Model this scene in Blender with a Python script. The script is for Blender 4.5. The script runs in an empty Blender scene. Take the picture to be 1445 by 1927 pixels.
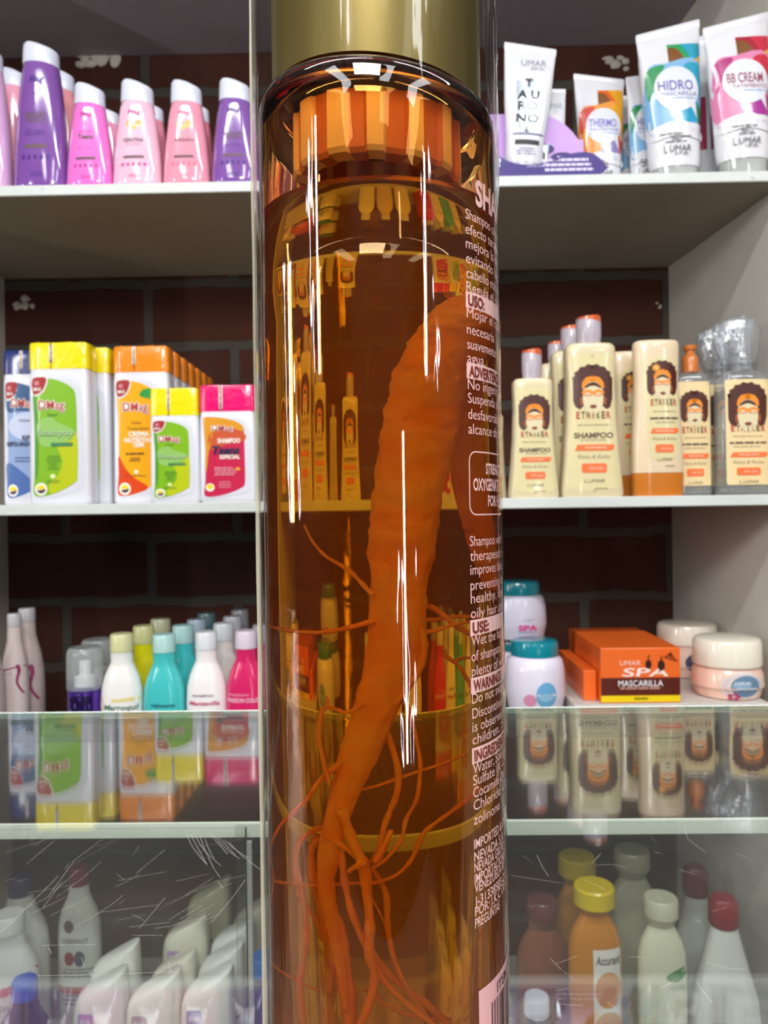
import bpy, bmesh, math, random
from mathutils import Vector, Matrix, noise
from mathutils.bvhtree import BVHTree
random.seed(7)
SC = bpy.context.scene
COL = SC.collection
PI = math.pi

# ------------------------------------------------------------------ camera, exposure, world, lights
FPX = 1455.0
CAMROT = Matrix.Rotation(math.radians(0.8), 3, 'Z') @ Matrix.Rotation(PI/2, 3, 'X') @ Matrix.Rotation(-0.0137, 3, 'Z')
cam_d = bpy.data.cameras.new('camera')
cam = bpy.data.objects.new('camera', cam_d)
COL.objects.link(cam)
cam.matrix_world = CAMROT.to_4x4()
cam_d.sensor_fit = 'VERTICAL'
cam_d.sensor_height = 36.0
cam_d.lens = 36.0*FPX/1927.0
cam_d.clip_start = 0.01
cam_d.clip_end = 30
cam_d.dof.use_dof = True
cam_d.dof.focus_distance = 0.122
cam_d.dof.aperture_fstop = 64
SC.camera = cam
SC.view_settings.view_transform = 'Standard'
SC.view_settings.look = 'None'
SC.view_settings.gamma = 1.0
SC.view_settings.use_curve_mapping = False
SC.view_settings.exposure = 0.0
cy = SC.cycles
cy.max_bounces = 24; cy.transmission_bounces = 20; cy.transparent_max_bounces = 24
cy.diffuse_bounces = 5; cy.glossy_bounces = 8; cy.volume_bounces = 1
cy.caustics_refractive = True; cy.caustics_reflective = True
cy.sample_clamp_indirect = 40.0
cy.use_denoising = True
world = bpy.data.worlds.new('world'); SC.world = world
world.use_nodes = True
world.node_tree.nodes['Background'].inputs[0].default_value = (0.8, 0.85, 1, 1)
world.node_tree.nodes['Background'].inputs[1].default_value = 0.15

def area_light(name, loc, target, sx, sy, power, color=(1, 1, 1), spread=180):
    d = bpy.data.lights.new(name, 'AREA'); d.shape = 'RECTANGLE'
    d.size = sx; d.size_y = sy; d.energy = power; d.color = color
    d.spread = math.radians(spread)
    o = bpy.data.objects.new(name, d); COL.objects.link(o)
    o.location = loc
    v = (Vector(target)-Vector(loc)).normalized()
    o.rotation_euler = v.to_track_quat('-Z', 'Y').to_euler()
    return o
# assumed ceiling tubes over the counter, an added pendant fill above the camera, upright lights added for streaks on the bottle
area_light('assumed_ceiling_light', (-0.55, 0.02, 1.44), (-0.55, 0.3, 0), 1.15, 0.10, 15, (0.96, 0.98, 1.0))
area_light('assumed_ceiling_light.001', (0.85, 0.02, 1.44), (0.85, 0.3, 0), 1.15, 0.10, 15, (0.96, 0.98, 1.0))
area_light('assumed_ceiling_light.002', (-0.95, -0.85, 1.46), (-0.95, -0.75, 0.0), 0.30, 2.0, 23, (0.96, 0.98, 1.0))  # assumed unseen tubes behind the viewer, for frontal light and upright highlights
area_light('assumed_ceiling_light.003', (0.30, -0.85, 1.46), (0.30, -0.75, 0.0), 0.30, 2.0, 23, (0.96, 0.98, 1.0))
area_light('assumed_ceiling_light.004', (1.25, -0.85, 1.46), (1.25, -0.75, 0.0), 0.30, 2.0, 23, (0.96, 0.98, 1.0))
area_light('pendant_fill_light', (-0.08, -0.52, 0.84), (0.0, 0.14, 0.0), 0.34, 0.34, 17, (1.0, 0.97, 0.93))  # added fill that brightens the amber bottle and its root
area_light('added_streak_light', (0.84, -2.05, -0.27), (0.0, 0.14, -0.27), 0.06, 1.05, 6, (1, 1, 1))  # added unseen lights, placed to draw vertical streaks on the bottle
area_light('added_streak_light.001', (-1.72, 0.20, 0.28), (0.0, 0.14, 0.28), 0.06, 0.6, 8, (1, 0.97, 0.92))
area_light('added_streak_light.002', (1.80, -1.70, 0.85), (0.0, 0.14, 0.6), 0.07, 0.75, 7, (1, 1, 1))
area_light('added_streak_light.003', (-1.80, -1.02, 0.78), (0.0, 0.14, 0.6), 0.07, 0.75, 7, (1, 1, 1))

# ------------------------------------------------------------------ pixel -> place helpers
def ray(px, py):
    return (CAMROT @ Vector(((px-722.5)/FPX, -(py-963.5)/FPX, -1.0))).normalized()
def at(px, py, Y):
    r = ray(px, py)
    return r*(Y/r.y)
D = 1.2          # distance to the shelves' front edges
DB = 1.62        # distance to the brick wall

# ------------------------------------------------------------------ materials
def lin(c):
    if isinstance(c, str):
        c = c.lstrip('#'); c = [int(c[i:i+2], 16)/255 for i in (0, 2, 4)]
        return tuple(((v/12.92) if v <= 0.04045 else ((v+0.055)/1.055)**2.4) for v in c)
    return tuple(c)
_M = {}
def mat(c, rough=0.4, coat=0.0, trans=0.0, metal=0.0, sss=0.0, ior=1.45, bump=0, bscale=200, alpha=None):
    key = (str(c), rough, coat, trans, metal, sss, ior, bump, bscale, alpha)
    if key in _M: return _M[key]
    m = bpy.data.materials.new('m_%d' % len(_M)); m.use_nodes = True
    nt = m.node_tree; b = nt.nodes['Principled BSDF']
    rgb = lin(c)
    # slight procedural mottling so that nothing is perfectly flat
    nz = nt.nodes.new('ShaderNodeTexNoise'); nz.inputs['Scale'].default_value = 35
    tc = nt.nodes.new('ShaderNodeTexCoord'); nt.links.new(tc.outputs['Object'], nz.inputs['Vector'])
    mx = nt.nodes.new('ShaderNodeMixRGB'); mx.blend_type = 'MULTIPLY'; mx.inputs[0].default_value = 1
    mx.inputs[1].default_value = (*rgb, 1)
    rp = nt.nodes.new('ShaderNodeMapRange'); rp.inputs[3].default_value = 0.94; rp.inputs[4].default_value = 1.04
    nt.links.new(nz.outputs[0], rp.inputs[0]); nt.links.new(rp.outputs[0], mx.inputs[2])
    nt.links.new(mx.outputs[0], b.inputs['Base Color'])
    b.inputs['Roughness'].default_value = rough
    b.inputs['Metallic'].default_value = metal
    b.inputs['IOR'].default_value = ior
    b.inputs['Coat Weight'].default_value = coat
    b.inputs['Coat Roughness'].default_value = 0.06
    b.inputs['Transmission Weight'].default_value = trans
    if sss:
        b.inputs['Subsurface Weight'].default_value = sss
        b.inputs['Subsurface Radius'].default_value = (0.01, 0.006, 0.004)
        b.inputs['Subsurface Scale'].default_value = 1.0
    if alpha is not None:
        b.inputs['Alpha'].default_value = alpha
    if bump:
        n2 = nt.nodes.new('ShaderNodeTexNoise'); n2.inputs['Scale'].default_value = bscale
        n2.inputs['Detail'].default_value = 3
        nt.links.new(tc.outputs['Object'], n2.inputs['Vector'])
        bp = nt.nodes.new('ShaderNodeBump'); bp.inputs['Strength'].default_value = bump
        bp.inputs['Distance'].default_value = 0.002
        nt.links.new(n2.outputs[0], bp.inputs['Height']); nt.links.new(bp.outputs[0], b.inputs['Normal'])
    _M[key] = m
    return m

def thin_glass(name, tint=(0.97, 0.985, 0.975), rough=0.0, ior=1.5, dust=0.0, bump=0.0, bvec=(1, 1, 1), bscale=100, boost=1.0, dustcol=(0.75, 0.75, 0.72)):
    m = bpy.data.materials.new(name); m.use_nodes = True; nt = m.node_tree; nt.nodes.clear()
    out = nt.nodes.new('ShaderNodeOutputMaterial')
    tr = nt.nodes.new('ShaderNodeBsdfTransparent'); tr.inputs[0].default_value = (*tint, 1)
    gl = nt.nodes.new('ShaderNodeBsdfAnisotropic') if False else nt.nodes.new('ShaderNodeBsdfGlossy')
    gl.inputs['Roughness'].default_value = rough
    fr = nt.nodes.new('ShaderNodeFresnel')
    ge = nt.nodes.new('ShaderNodeNewGeometry'); io = nt.nodes.new('ShaderNodeMapRange')   # same reflectance on both faces of the thin sheet
    io.inputs[3].default_value = ior; io.inputs[4].default_value = 1/ior
    nt.links.new(ge.outputs['Backfacing'], io.inputs[0]); nt.links.new(io.outputs[0], fr.inputs[0])
    mm = nt.nodes.new('ShaderNodeMath'); mm.operation = 'MULTIPLY'; mm.use_clamp = True; mm.inputs[1].default_value = boost
    nt.links.new(fr.outputs[0], mm.inputs[0])
    mix = nt.nodes.new('ShaderNodeMixShader'); nt.links.new(mm.outputs[0], mix.inputs[0])
    nt.links.new(tr.outputs[0], mix.inputs[1]); nt.links.new(gl.outputs[0], mix.inputs[2])
    last = mix
    tc = nt.nodes.new('ShaderNodeTexCoord'); mp = nt.nodes.new('ShaderNodeMapping')
    mp.inputs['Scale'].default_value = bvec
    nt.links.new(tc.outputs['Object'], mp.inputs[0])
    if bump:
        n2 = nt.nodes.new('ShaderNodeTexNoise'); n2.inputs['Scale'].default_value = bscale; n2.inputs['Detail'].default_value = 2
        nt.links.new(mp.outputs[0], n2.inputs['Vector'])
        bp = nt.nodes.new('ShaderNodeBump'); bp.inputs['Strength'].default_value = bump; bp.inputs['Distance'].default_value = 0.001
        nt.links.new(n2.outputs[0], bp.inputs['Height'])
        nt.links.new(bp.outputs[0], gl.inputs['Normal']); nt.links.new(bp.outputs[0], fr.inputs['Normal'])
    if dust:
        df = nt.nodes.new('ShaderNodeBsdfDiffuse'); df.inputs[0].default_value = (*dustcol, 1)
        n3 = nt.nodes.new('ShaderNodeTexNoise'); n3.inputs['Scale'].default_value = 9; n3.inputs['Detail'].default_value = 8
        nt.links.new(mp.outputs[0], n3.inputs['Vector'])
        r3 = nt.nodes.new('ShaderNodeMapRange'); r3.inputs[1].default_value = 0.3; r3.inputs[2].default_value = 0.7
        r3.inputs[3].default_value = dust*0.5; r3.inputs[4].default_value = dust*1.5
        nt.links.new(n3.outputs[0], r3.inputs[0])
        m2 = nt.nodes.new('ShaderNodeMixShader'); nt.links.new(r3.outputs[0], m2.inputs[0])
        nt.links.new(last.outputs[0], m2.inputs[1]); nt.links.new(df.outputs[0], m2.inputs[2]); last = m2
    nt.links.new(last.outputs[0], out.inputs[0])
    return m

def refr_glass(name, ior, color, density, rough=0.0, scatter=0.0, scol=(1, .5, .1)):
    m = bpy.data.materials.new(name); m.use_nodes = True; nt = m.node_tree; nt.nodes.clear()
    out = nt.nodes.new('ShaderNodeOutputMaterial')
    g = nt.nodes.new('ShaderNodeBsdfGlass'); g.inputs['IOR'].default_value = ior; g.inputs['Roughness'].default_value = rough
    g.inputs['Color'].default_value = (1, 1, 1, 1)
    v = nt.nodes.new('ShaderNodeVolumeAbsorption'); v.inputs['Color'].default_value = (*color, 1); v.inputs['Density'].default_value = density
    nt.links.new(g.outputs[0], out.inputs[0])
    if scatter:      # faint cloudiness of the shampoo
        sc = nt.nodes.new('ShaderNodeVolumeScatter'); sc.inputs['Color'].default_value = (*scol, 1); sc.inputs['Density'].default_value = scatter
        ad = nt.nodes.new('ShaderNodeAddShader'); nt.links.new(v.outputs[0], ad.inputs[0]); nt.links.new(sc.outputs[0], ad.inputs[1]); nt.links.new(ad.outputs[0], out.inputs[1])
    else: nt.links.new(v.outputs[0], out.inputs[1])
    return m

def painted(name, base, spots=0.0, spotcol=(0.1, 0.08, 0.06), rough=0.5, edge=0.3):
    m = bpy.data.materials.new(name); m.use_nodes = True; nt = m.node_tree; b = nt.nodes['Principled BSDF']
    tc = nt.nodes.new('ShaderNodeTexCoord')
    n = nt.nodes.new('ShaderNodeTexNoise'); n.inputs['Scale'].default_value = 6; n.inputs['Detail'].default_value = 6
    nt.links.new(tc.outputs['Object'], n.inputs['Vector'])
    cr = nt.nodes.new('ShaderNodeValToRGB')
    c = lin(base); cr.color_ramp.elements[0].position = 0.3; cr.color_ramp.elements[1].position = 0.7
    cr.color_ramp.elements[0].color = (c[0]*0.86, c[1]*0.86, c[2]*0.84, 1); cr.color_ramp.elements[1].color = (*c, 1)
    nt.links.new(n.outputs[0], cr.inputs[0])
    n2 = nt.nodes.new('ShaderNodeTexNoise'); n2.inputs['Scale'].default_value = 60; n2.inputs['Detail'].default_value = 2
    nt.links.new(tc.outputs['Object'], n2.inputs['Vector'])
    r = nt.nodes.new('ShaderNodeMapRange'); r.inputs[1].default_value = 0.70; r.inputs[2].default_value = 0.74; r.inputs[4].default_value = spots
    nt.links.new(n2.outputs[0], r.inputs[0])
    mx = nt.nodes.new('ShaderNodeMixRGB'); nt.links.new(r.outputs[0], mx.inputs[0]); nt.links.new(cr.outputs[0], mx.inputs[1])
    mx.inputs[2].default_value = (*spotcol, 1)
    nt.links.new(mx.outputs[0], b.inputs['Base Color'])
    b.inputs['Roughness'].default_value = rough
    bp = nt.nodes.new('ShaderNodeBump'); bp.inputs['Strength'].default_value = edge; bp.inputs['Distance'].default_value = 0.002
    nt.links.new(n2.outputs[0], bp.inputs['Height']); nt.links.new(bp.outputs[0], b.inputs['Normal'])
    return m

def brick_mat():
    m = bpy.data.materials.new('brickwork'); m.use_nodes = True; nt = m.node_tree; b = nt.nodes['Principled BSDF']
    tc = nt.nodes.new('ShaderNodeTexCoord'); mp = nt.nodes.new('ShaderNodeMapping')
    nt.links.new(tc.outputs['Object'], mp.inputs[0])
    mp.inputs['Rotation'].default_value = (PI/2, 0, 0)
    # brick texture works in XY; map X->X, Z->Y
    sep = nt.nodes.new('ShaderNodeSeparateXYZ'); cmb = nt.nodes.new('ShaderNodeCombineXYZ')
    nt.links.new(tc.outputs['Object'], sep.inputs[0])
    ax = nt.nodes.new('ShaderNodeMath'); ax.operation = 'ADD'; ax.inputs[1].default_value = BRX
    az = nt.nodes.new('ShaderNodeMath'); az.operation = 'ADD'; az.inputs[1].default_value = BRZ
    nw = nt.nodes.new('ShaderNodeTexNoise'); nw.inputs['Scale'].default_value = 14; nw.inputs['Detail'].default_value = 5
    nt.links.new(tc.outputs['Object'], nw.inputs['Vector'])
    wz = nt.nodes.new('ShaderNodeMath'); wz.operation = 'MULTIPLY_ADD'; wz.inputs[1].default_value = 0.02
    nt.links.new(nw.outputs[0], wz.inputs[0]); nt.links.new(sep.outputs[2], wz.inputs[2])
    nt.links.new(sep.outputs[0], ax.inputs[0]); nt.links.new(wz.outputs[0], az.inputs[0])
    nt.links.new(ax.outputs[0], cmb.inputs[0]); nt.links.new(az.outputs[0], cmb.inputs[1])
    br = nt.nodes.new('ShaderNodeTexBrick'); nt.links.new(cmb.outputs[0], br.inputs['Vector'])
    br.inputs['Scale'].default_value = 1.0
    br.inputs['Brick Width'].default_value = 0.362; br.inputs['Row Height'].default_value = 0.1336
    br.inputs['Mortar Size'].default_value = 0.011; br.inputs['Mortar Smooth'].default_value = 0.15
    br.inputs['Color1'].default_value = (*lin('#552818'), 1); br.inputs['Color2'].default_value = (*lin('#4a2214'), 1)  # own brown of the bricks, darkened further for shade in the deep shelves
    br.inputs['Mortar'].default_value = (*lin('#544f47'), 1)
    n = nt.nodes.new('ShaderNodeTexNoise'); n.inputs['Scale'].default_value = 9; n.inputs['Detail'].default_value = 8
    nt.links.new(tc.outputs['Object'], n.inputs['Vector'])
    mx = nt.nodes.new('ShaderNodeMixRGB'); mx.blend_type = 'MULTIPLY'; mx.inputs[0].default_value = 0.6
    nt.links.new(br.outputs[0], mx.inputs[1]); nt.links.new(n.outputs[0], mx.inputs[2])
    nt.links.new(mx.outputs[0], b.inputs['Base Color']); b.inputs['Roughness'].default_value = 0.9
    inv = nt.nodes.new('ShaderNodeMath'); inv.operation = 'SUBTRACT'; inv.inputs[0].default_value = 1.0
    nt.links.new(br.outputs['Fac'], inv.inputs[1])
    ad = nt.nodes.new('ShaderNodeMath'); ad.operation = 'MULTIPLY_ADD'; ad.inputs[1].default_value = 0.4
    nt.links.new(n.outputs[0], ad.inputs[0]); nt.links.new(inv.outputs[0], ad.inputs[2])
    bp = nt.nodes.new('ShaderNodeBump'); bp.inputs['Strength'].default_value = 0.8; bp.inputs['Distance'].default_value = 0.006
    nt.links.new(ad.outputs[0], bp.inputs['Height']); nt.links.new(bp.outputs[0], b.inputs['Normal'])
    return m
_p = at(285, 1012, DB)
BRX = -_p.x + 0.362*10
BRZ = -_p.z + 0.1336*10 - 0.010

# ------------------------------------------------------------------ mesh helpers
def obj(name, bm_or_me, mats, parent=None, smooth=True, kind=None):
    if isinstance(bm_or_me, bmesh.types.BMesh):
        me = bpy.data.meshes.new(name); bm_or_me.to_mesh(me); bm_or_me.free()
    else:
        me = bm_or_me; me.name = name
    if not isinstance(mats, (list, tuple)): mats = [mats]
    for m in mats: me.materials.append(m)
    if smooth:
        for p in me.polygons: p.use_smooth = True
        if smooth != 'all':
            try: me.set_sharp_from_angle(angle=math.radians(38))
            except Exception: pass
    o = bpy.data.objects.new(name, me); COL.objects.link(o)
    if parent is not None: o.parent = parent
    if kind: o['kind'] = kind
    return o
def tag(o, label, cat, group=None):
    o['label'] = label; o['category'] = cat
    if group: o['group'] = group
    return o
def thing(name, label, cat, loc=(0, 0, 0), rot=(0, 0, 0), group=None):
    o = bpy.data.objects.new(name, None); COL.objects.link(o); o.location = loc; o.rotation_euler = rot
    o.empty_display_size = 0.02
    return tag(o, label, cat, group)
def copy_tree(o, label=None, loc=None, parent=None, rot=None):
    c = o.copy(); COL.objects.link(c)
    if parent is not None: c.parent = parent
    if label: c['label'] = label
    if loc is not None: c.location = loc
    if rot is not None: c.rotation_euler = rot
    for ch in list(o.children): copy_tree(ch, parent=c)
    return c
def box_bm(x0, x1, y0, y1, z0, z1, bev=0.0, seg=2, bm=None):
    b = bmesh.new()
    bmesh.ops.create_cube(b, size=1)
    for v in b.verts:
        v.co = Vector((x0+(x1-x0)*(v.co.x+.5), y0+(y1-y0)*(v.co.y+.5), z0+(z1-z0)*(v.co.z+.5)))
    if bev: bmesh.ops.bevel(b, geom=b.edges[:], offset=bev, segments=seg, affect='EDGES', profile=0.5)
    if bm is not None:
        me = bpy.data.meshes.new('t'); b.to_mesh(me); b.free(); bm.from_mesh(me); bpy.data.meshes.remove(me); return bm
    return b
def loft(rings, n=40, cap0=True, cap1=True, bm=None):
    """rings: (z, halfw, halfd, power[, cx, cy, slopex])"""
    b = bm if bm is not None else bmesh.new(); prev = None
    for i, r in enumerate(rings):
        z, w, d, p = r[:4]; cx = r[4] if len(r) > 4 else 0; cyy = r[5] if len(r) > 5 else 0; sl = r[6] if len(r) > 6 else 0
        cur = []
        for k in range(n):
            t = 2*PI*k/n; c, s = math.cos(t), math.sin(t)
            x = w*math.copysign(abs(c)**(2/p), c); y = d*math.copysign(abs(s)**(2/p), s)
            cur.append(b.verts.new((cx+x, cyy+y, z+sl*x)))
        if prev:
            for k in range(n):
                b.faces.new((prev[k], prev[(k+1) % n], cur[(k+1) % n], cur[k]))
        elif cap0: b.faces.new(cur[::-1])
        prev = cur
    if cap1: b.faces.new(prev)
    return b
def lathe(prof, n=64, ez=1.0, closed=False, slope=0.0):
    b = bmesh.new(); rings = []
    for (r, z) in prof:
        rings.append([b.verts.new((r*math.cos(2*PI*k/n), r*math.sin(2*PI*k/n)*ez, z+slope*r*math.cos(2*PI*k/n))) for k in range(n)])
    m = len(rings)
    for i in range(m if closed else m-1):
        a, c = rings[i], rings[(i+1) % m]
        for k in range(n): b.faces.new((a[k], a[(k+1) % n], c[(k+1) % n], c[k]))
    if not closed:
        b.faces.new(rings[0][::-1]); b.faces.new(rings[-1])
    return b
def tube(pts, rads, n=8, wob=0.0, sub=5):
    P, R = [], []
    m = len(pts)
    for i in range(m-1):
        p0 = pts[max(i-1, 0)]; p1 = pts[i]; p2 = pts[i+1]; p3 = pts[min(i+2, m-1)]
        for j in range(sub):
            t = j/sub
            P.append(0.5*((2*p1)+(-p0+p2)*t+(2*p0-5*p1+4*p2-p3)*t*t+(-p0+3*p1-3*p2+p3)*t**3)); R.append(rads[i]*(1-t)+rads[i+1]*t)
    P.append(pts[-1]); R.append(rads[-1])
    b = bmesh.new(); prev = None; up = Vector((0, 1, 0)); seed = random.random()*100
    for i, p in enumerate(P):
        tg = (P[min(i+1, len(P)-1)]-P[max(i-1, 0)]).normalized()
        s = tg.cross(up).normalized(); u = s.cross(tg).normalized()
        rr = R[i]*(1+wob*noise.noise(Vector((i*0.55, seed, 0)))*2)
        cur = [b.verts.new(p+(s*math.cos(2*PI*k/n)+u*math.sin(2*PI*k/n))*rr) for k in range(n)]
        if prev:
            for k in range(n): b.faces.new((prev[k], prev[(k+1) % n], cur[(k+1) % n], cur[k]))
        else: b.faces.new(cur[::-1])
        prev = cur
    b.faces.new(prev)
    bmesh.ops.recalc_face_normals(b, faces=b.faces[:])
    return b

_T = {}
def text_mesh(s, bold=0.0, italic=0.0):
    key = (s, bold, italic)
    if key in _T: return _T[key]
    cu = bpy.data.curves.new('t', 'FONT'); cu.body = s; cu.size = 1.0; cu.offset = bold; cu.shear = italic
    cu.resolution_u = 3; cu.align_x = 'LEFT'
    o = bpy.data.objects.new('t', cu); COL.objects.link(o)
    dg = bpy.context.evaluated_depsgraph_get()
    me = bpy.data.meshes.new_from_object(o.evaluated_get(dg))
    vs = [(v.co.x, v.co.y) for v in me.vertices]; fs = [tuple(p.vertices) for p in me.polygons]
    COL.objects.unlink(o); bpy.data.objects.remove(o); bpy.data.curves.remove(cu); bpy.data.meshes.remove(me)
    _T[key] = (vs, fs)
    return _T[key]
def ell(cx, cz, rx, rz, n=20, a0=0, a1=2*PI):
    return [(cx+rx*math.cos(a0+(a1-a0)*k/n), cz+rz*math.sin(a0+(a1-a0)*k/n)) for k in range(n)]
def rrect(x0, x1, z0, z1, r):
    pts = []
    for (cx, cz, a) in ((x1-r, z0+r, -PI/2), (x1-r, z1-r, 0), (x0+r, z1-r, PI/2), (x0+r, z0+r, PI)):
        for k in range(5): pts.append((cx+r*math.cos(a+PI/2*k/4), cz+r*math.sin(a+PI/2*k/4)))
    return pts
def smooth_poly(pts, sub=4):
    m = len(pts); out = []
    for i in range(m):
        p0, p1, p2, p3 = [Vector(pts[(i+j-1) % m]) for j in range(4)]
        for j in range(sub):
            t = j/sub; q = 0.5*((2*p1)+(-p0+p2)*t+(2*p0-5*p1+4*p2-p3)*t*t+(-p0+3*p1-3*p2+p3)*t**3)
            out.append((q.x, q.y))
    return out
class Decal:
    """Printed artwork laid on the front of a body (wrapped on its surface)."""
    def __init__(s, body, frame=None, step=0.005, off=0.00035):
        me = body.data; s.tree = BVHTree.FromPolygons([v.co for v in me.vertices], [tuple(p.vertices) for p in me.polygons])
        s.bm = bmesh.new(); s.mats = []; s.step = step; s.off = off; s.f = frame
    def tr(s, p):
        if s.f is None: return p
        (a0, a1, b0, b1), (x0, x1, z0, z1) = s.f      # picture frame -> metres (b0 = bottom row, b1 = top row)
        return (x0+(p[0]-a0)/(a1-a0)*(x1-x0), z0+(p[1]-b0)/(b1-b0)*(z1-z0))
    def mi(s, m):
        if m not in s.mats: s.mats.append(m)
        return s.mats.index(m)
    def _put(s, vs, fs, m, layer):
        b = bmesh.new(); bv = [b.verts.new((x, 0, z)) for x, z in vs]
        for f in fs:
            try: b.faces.new([bv[i] for i in f])
            except ValueError: pass
        xs = [v[0] for v in vs]; zs = [v[1] for v in vs]
        for ax, lo, hi in ((0, min(xs), max(xs)), (2, min(zs), max(zs))):
            st = s.step if ax == 0 else s.step*2.2
            k = math.ceil(lo/st)*st
            while k < hi:
                co = Vector((0, 0, 0)); co[ax] = k; no = Vector((0, 0, 0)); no[ax] = 1
                bmesh.ops.bisect_plane(b, geom=b.verts[:]+b.edges[:]+b.faces[:], plane_co=co, plane_no=no)
                k += st
        bmesh.ops.triangulate(b, faces=b.faces[:])
        idx = s.mi(m); new = {}
        for v in b.verts:
            h = s.tree.ray_cast(Vector((v.co.x, -5, v.co.z)), Vector((0, 1, 0)))
            if h[0] is None:
                q = s.tree.find_nearest(Vector((v.co.x, 0, v.co.z)))[0]; y = q.y
            else: y = h[0].y
            new[v] = s.bm.verts.new((v.co.x, y-s.off*layer, v.co.z))
        for f in b.faces:
            nf = s.bm.faces.new([new[v] for v in f.verts]); nf.material_index = idx
        b.free()
    def poly(s, pts, m, layer=1):
        q = [s.tr(p) for p in pts]; s._put(q, [list(range(len(q)))], m, layer)
    def rect(s, x0, x1, z0, z1, m, layer=1): s.poly([(x0, z0), (x1, z0), (x1, z1), (x0, z1)], m, layer)
    def text(s, t, x, z, h, m, layer=2, w=None, bold=0.0, italic=0.0, align='c'):
        """x,z = centre (or left) and h = cap height in picture units"""
        vs, fs = text_mesh(t, bold, italic)
        if not vs: return
        x0 = min(v[0] for v in vs); x1 = max(v[0] for v in vs)
        sc = h/0.70; wid = (x1-x0)*abs(sc); sx = abs(sc) if w is None else w/(x1-x0)
        wid = (x1-x0)*sx; left = x-wid/2 if align == 'c' else x
        q = [s.tr((left+(vx-x0)*sx, z-h/2+vy*sc)) for vx, vy in vs]
        s._put(q, fs, m, layer)
    def lines(s, x0, x1, zs, th, m, layer=2, ragged=0.15):
        for z in zs:
            a = x0+(x1-x0)*ragged*random.random(); b = x1-(x1-x0)*ragged*random.random(); x = a
            while x < b:
                e = min(b, x+(x1-x0)*(0.1+0.2*random.random()))
                s.rect(x, e, z-th/2, z+th/2, m, layer); x = e+(x1-x0)*0.03
    def build(s, name, parent, label=None):
        o = obj(name, s.bm, s.mats, parent, smooth='all')
        if label: o['label'] = label
        return o

# common colours
WHITE = mat('#ffffff', 0.35, 0.3)
WHITEPL = mat('#dedee6', 0.28, 0.4, sss=0.1)
PAPER = mat('#f2efe6', 0.6)
INK = mat('#2c2a30', 0.5)
RED = mat('#c0202a', 0.4)
DRED = mat('#8e1c22', 0.4)
FROST = mat('#d8dbea', 0.3, 0.5, sss=0.2)
CLEAR = thin_glass('clear_plastic', (0.93, 0.95, 0.96), 0.04, 1.5, dust=0.10, boost=1.6, dustcol=(0.9, 0.92, 0.95))

# ------------------------------------------------------------------ the setting
z1 = at(475, 340, D).z      # top of the upper shelf
z2 = at(475, 944, D).z      # top of the middle shelf
z3 = -0.445                 # third shelf
z4 = -0.93                  # lowest shelf in view
z0 = at(400, 102, DB).z     # underside of the board above
TH = 0.0165
XL = at(14, 963, DB).x; XR = at(1264, 963, DB).x; FLARE = 0.034
paint = painted('cream_painted_plaster', '#cdc8c0', 0.15, (0.35, 0.33, 0.3), 0.6, 0.25)
underp = painted('shelf_underside_shade', '#9d9382', 0.1, (0.3, 0.28, 0.25), 0.6, 0.2)  # darker than the edges: shade below the boards put into the paint
edgep = painted('chipped_white_enamel', '#d4d9d6', 0.8, (0.12, 0.11, 0.1), 0.35, 0.5)
lowpaint = painted('grey_enamel', '#b9b4ac', 0.2, (0.3, 0.28, 0.25), 0.6, 0.3)
roomp = painted('room_wall_paint', '#d9d5cc', 0.0)
reardark = painted('rear_wall_paint', '#38322e', 0.0)
FL = -1.35
def struct(name, bm, m): return obj(name, bm, m, None, smooth=False, kind='structure')
struct('wall_back', box_bm(-2.0, 2.0, DB, DB+0.1, FL, 1.55), brick_mat())
struct('wall_left', box_bm(XL-0.03, XL, D-0.004, DB, FL, 1.5), paint)
wr = box_bm(XR, XR+0.03, D-0.06, DB, FL, 1.5)
for v in wr.verts:
    if v.co.y < D: v.co.x += FLARE*(DB-D+.06)/(DB-D)
struct('wall_right', wr, paint)
struct('wall_rear', box_bm(-2.0, 2.0, -2.3, -2.2, FL, 1.55), reardark)
struct('wall_west', box_bm(-2.0, -1.9, -2.2, DB, FL, 1.55), reardark)
struct('wall_east', box_bm(1.9, 2.0, -2.2, DB, FL, 1.55), reardark)
struct('ceiling', box_bm(-2.0, 2.0, -2.3, DB+0.1, 1.5, 1.56), roomp)
struct('floor', box_bm(-2.0, 2.0, -2.3, DB+0.1, FL-0.05, FL), painted('floor_tile', '#8f8579', 0.1))
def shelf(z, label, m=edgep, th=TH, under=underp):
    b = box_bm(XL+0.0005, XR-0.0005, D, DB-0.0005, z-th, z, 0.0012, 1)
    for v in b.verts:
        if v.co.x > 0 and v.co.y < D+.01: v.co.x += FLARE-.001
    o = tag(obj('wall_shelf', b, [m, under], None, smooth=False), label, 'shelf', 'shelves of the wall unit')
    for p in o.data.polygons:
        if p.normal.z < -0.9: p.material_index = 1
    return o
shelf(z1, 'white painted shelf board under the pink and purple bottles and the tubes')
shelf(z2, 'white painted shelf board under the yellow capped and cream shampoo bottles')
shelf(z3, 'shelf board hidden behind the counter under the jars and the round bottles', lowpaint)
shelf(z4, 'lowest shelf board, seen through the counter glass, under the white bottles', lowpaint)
shelf(z0+0.02, 'top shelf board whose grey underside closes the picture above the tubes', edgep, 0.02, mat('#a29aa2', 0.6, bump=0.2, bscale=80))

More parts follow.
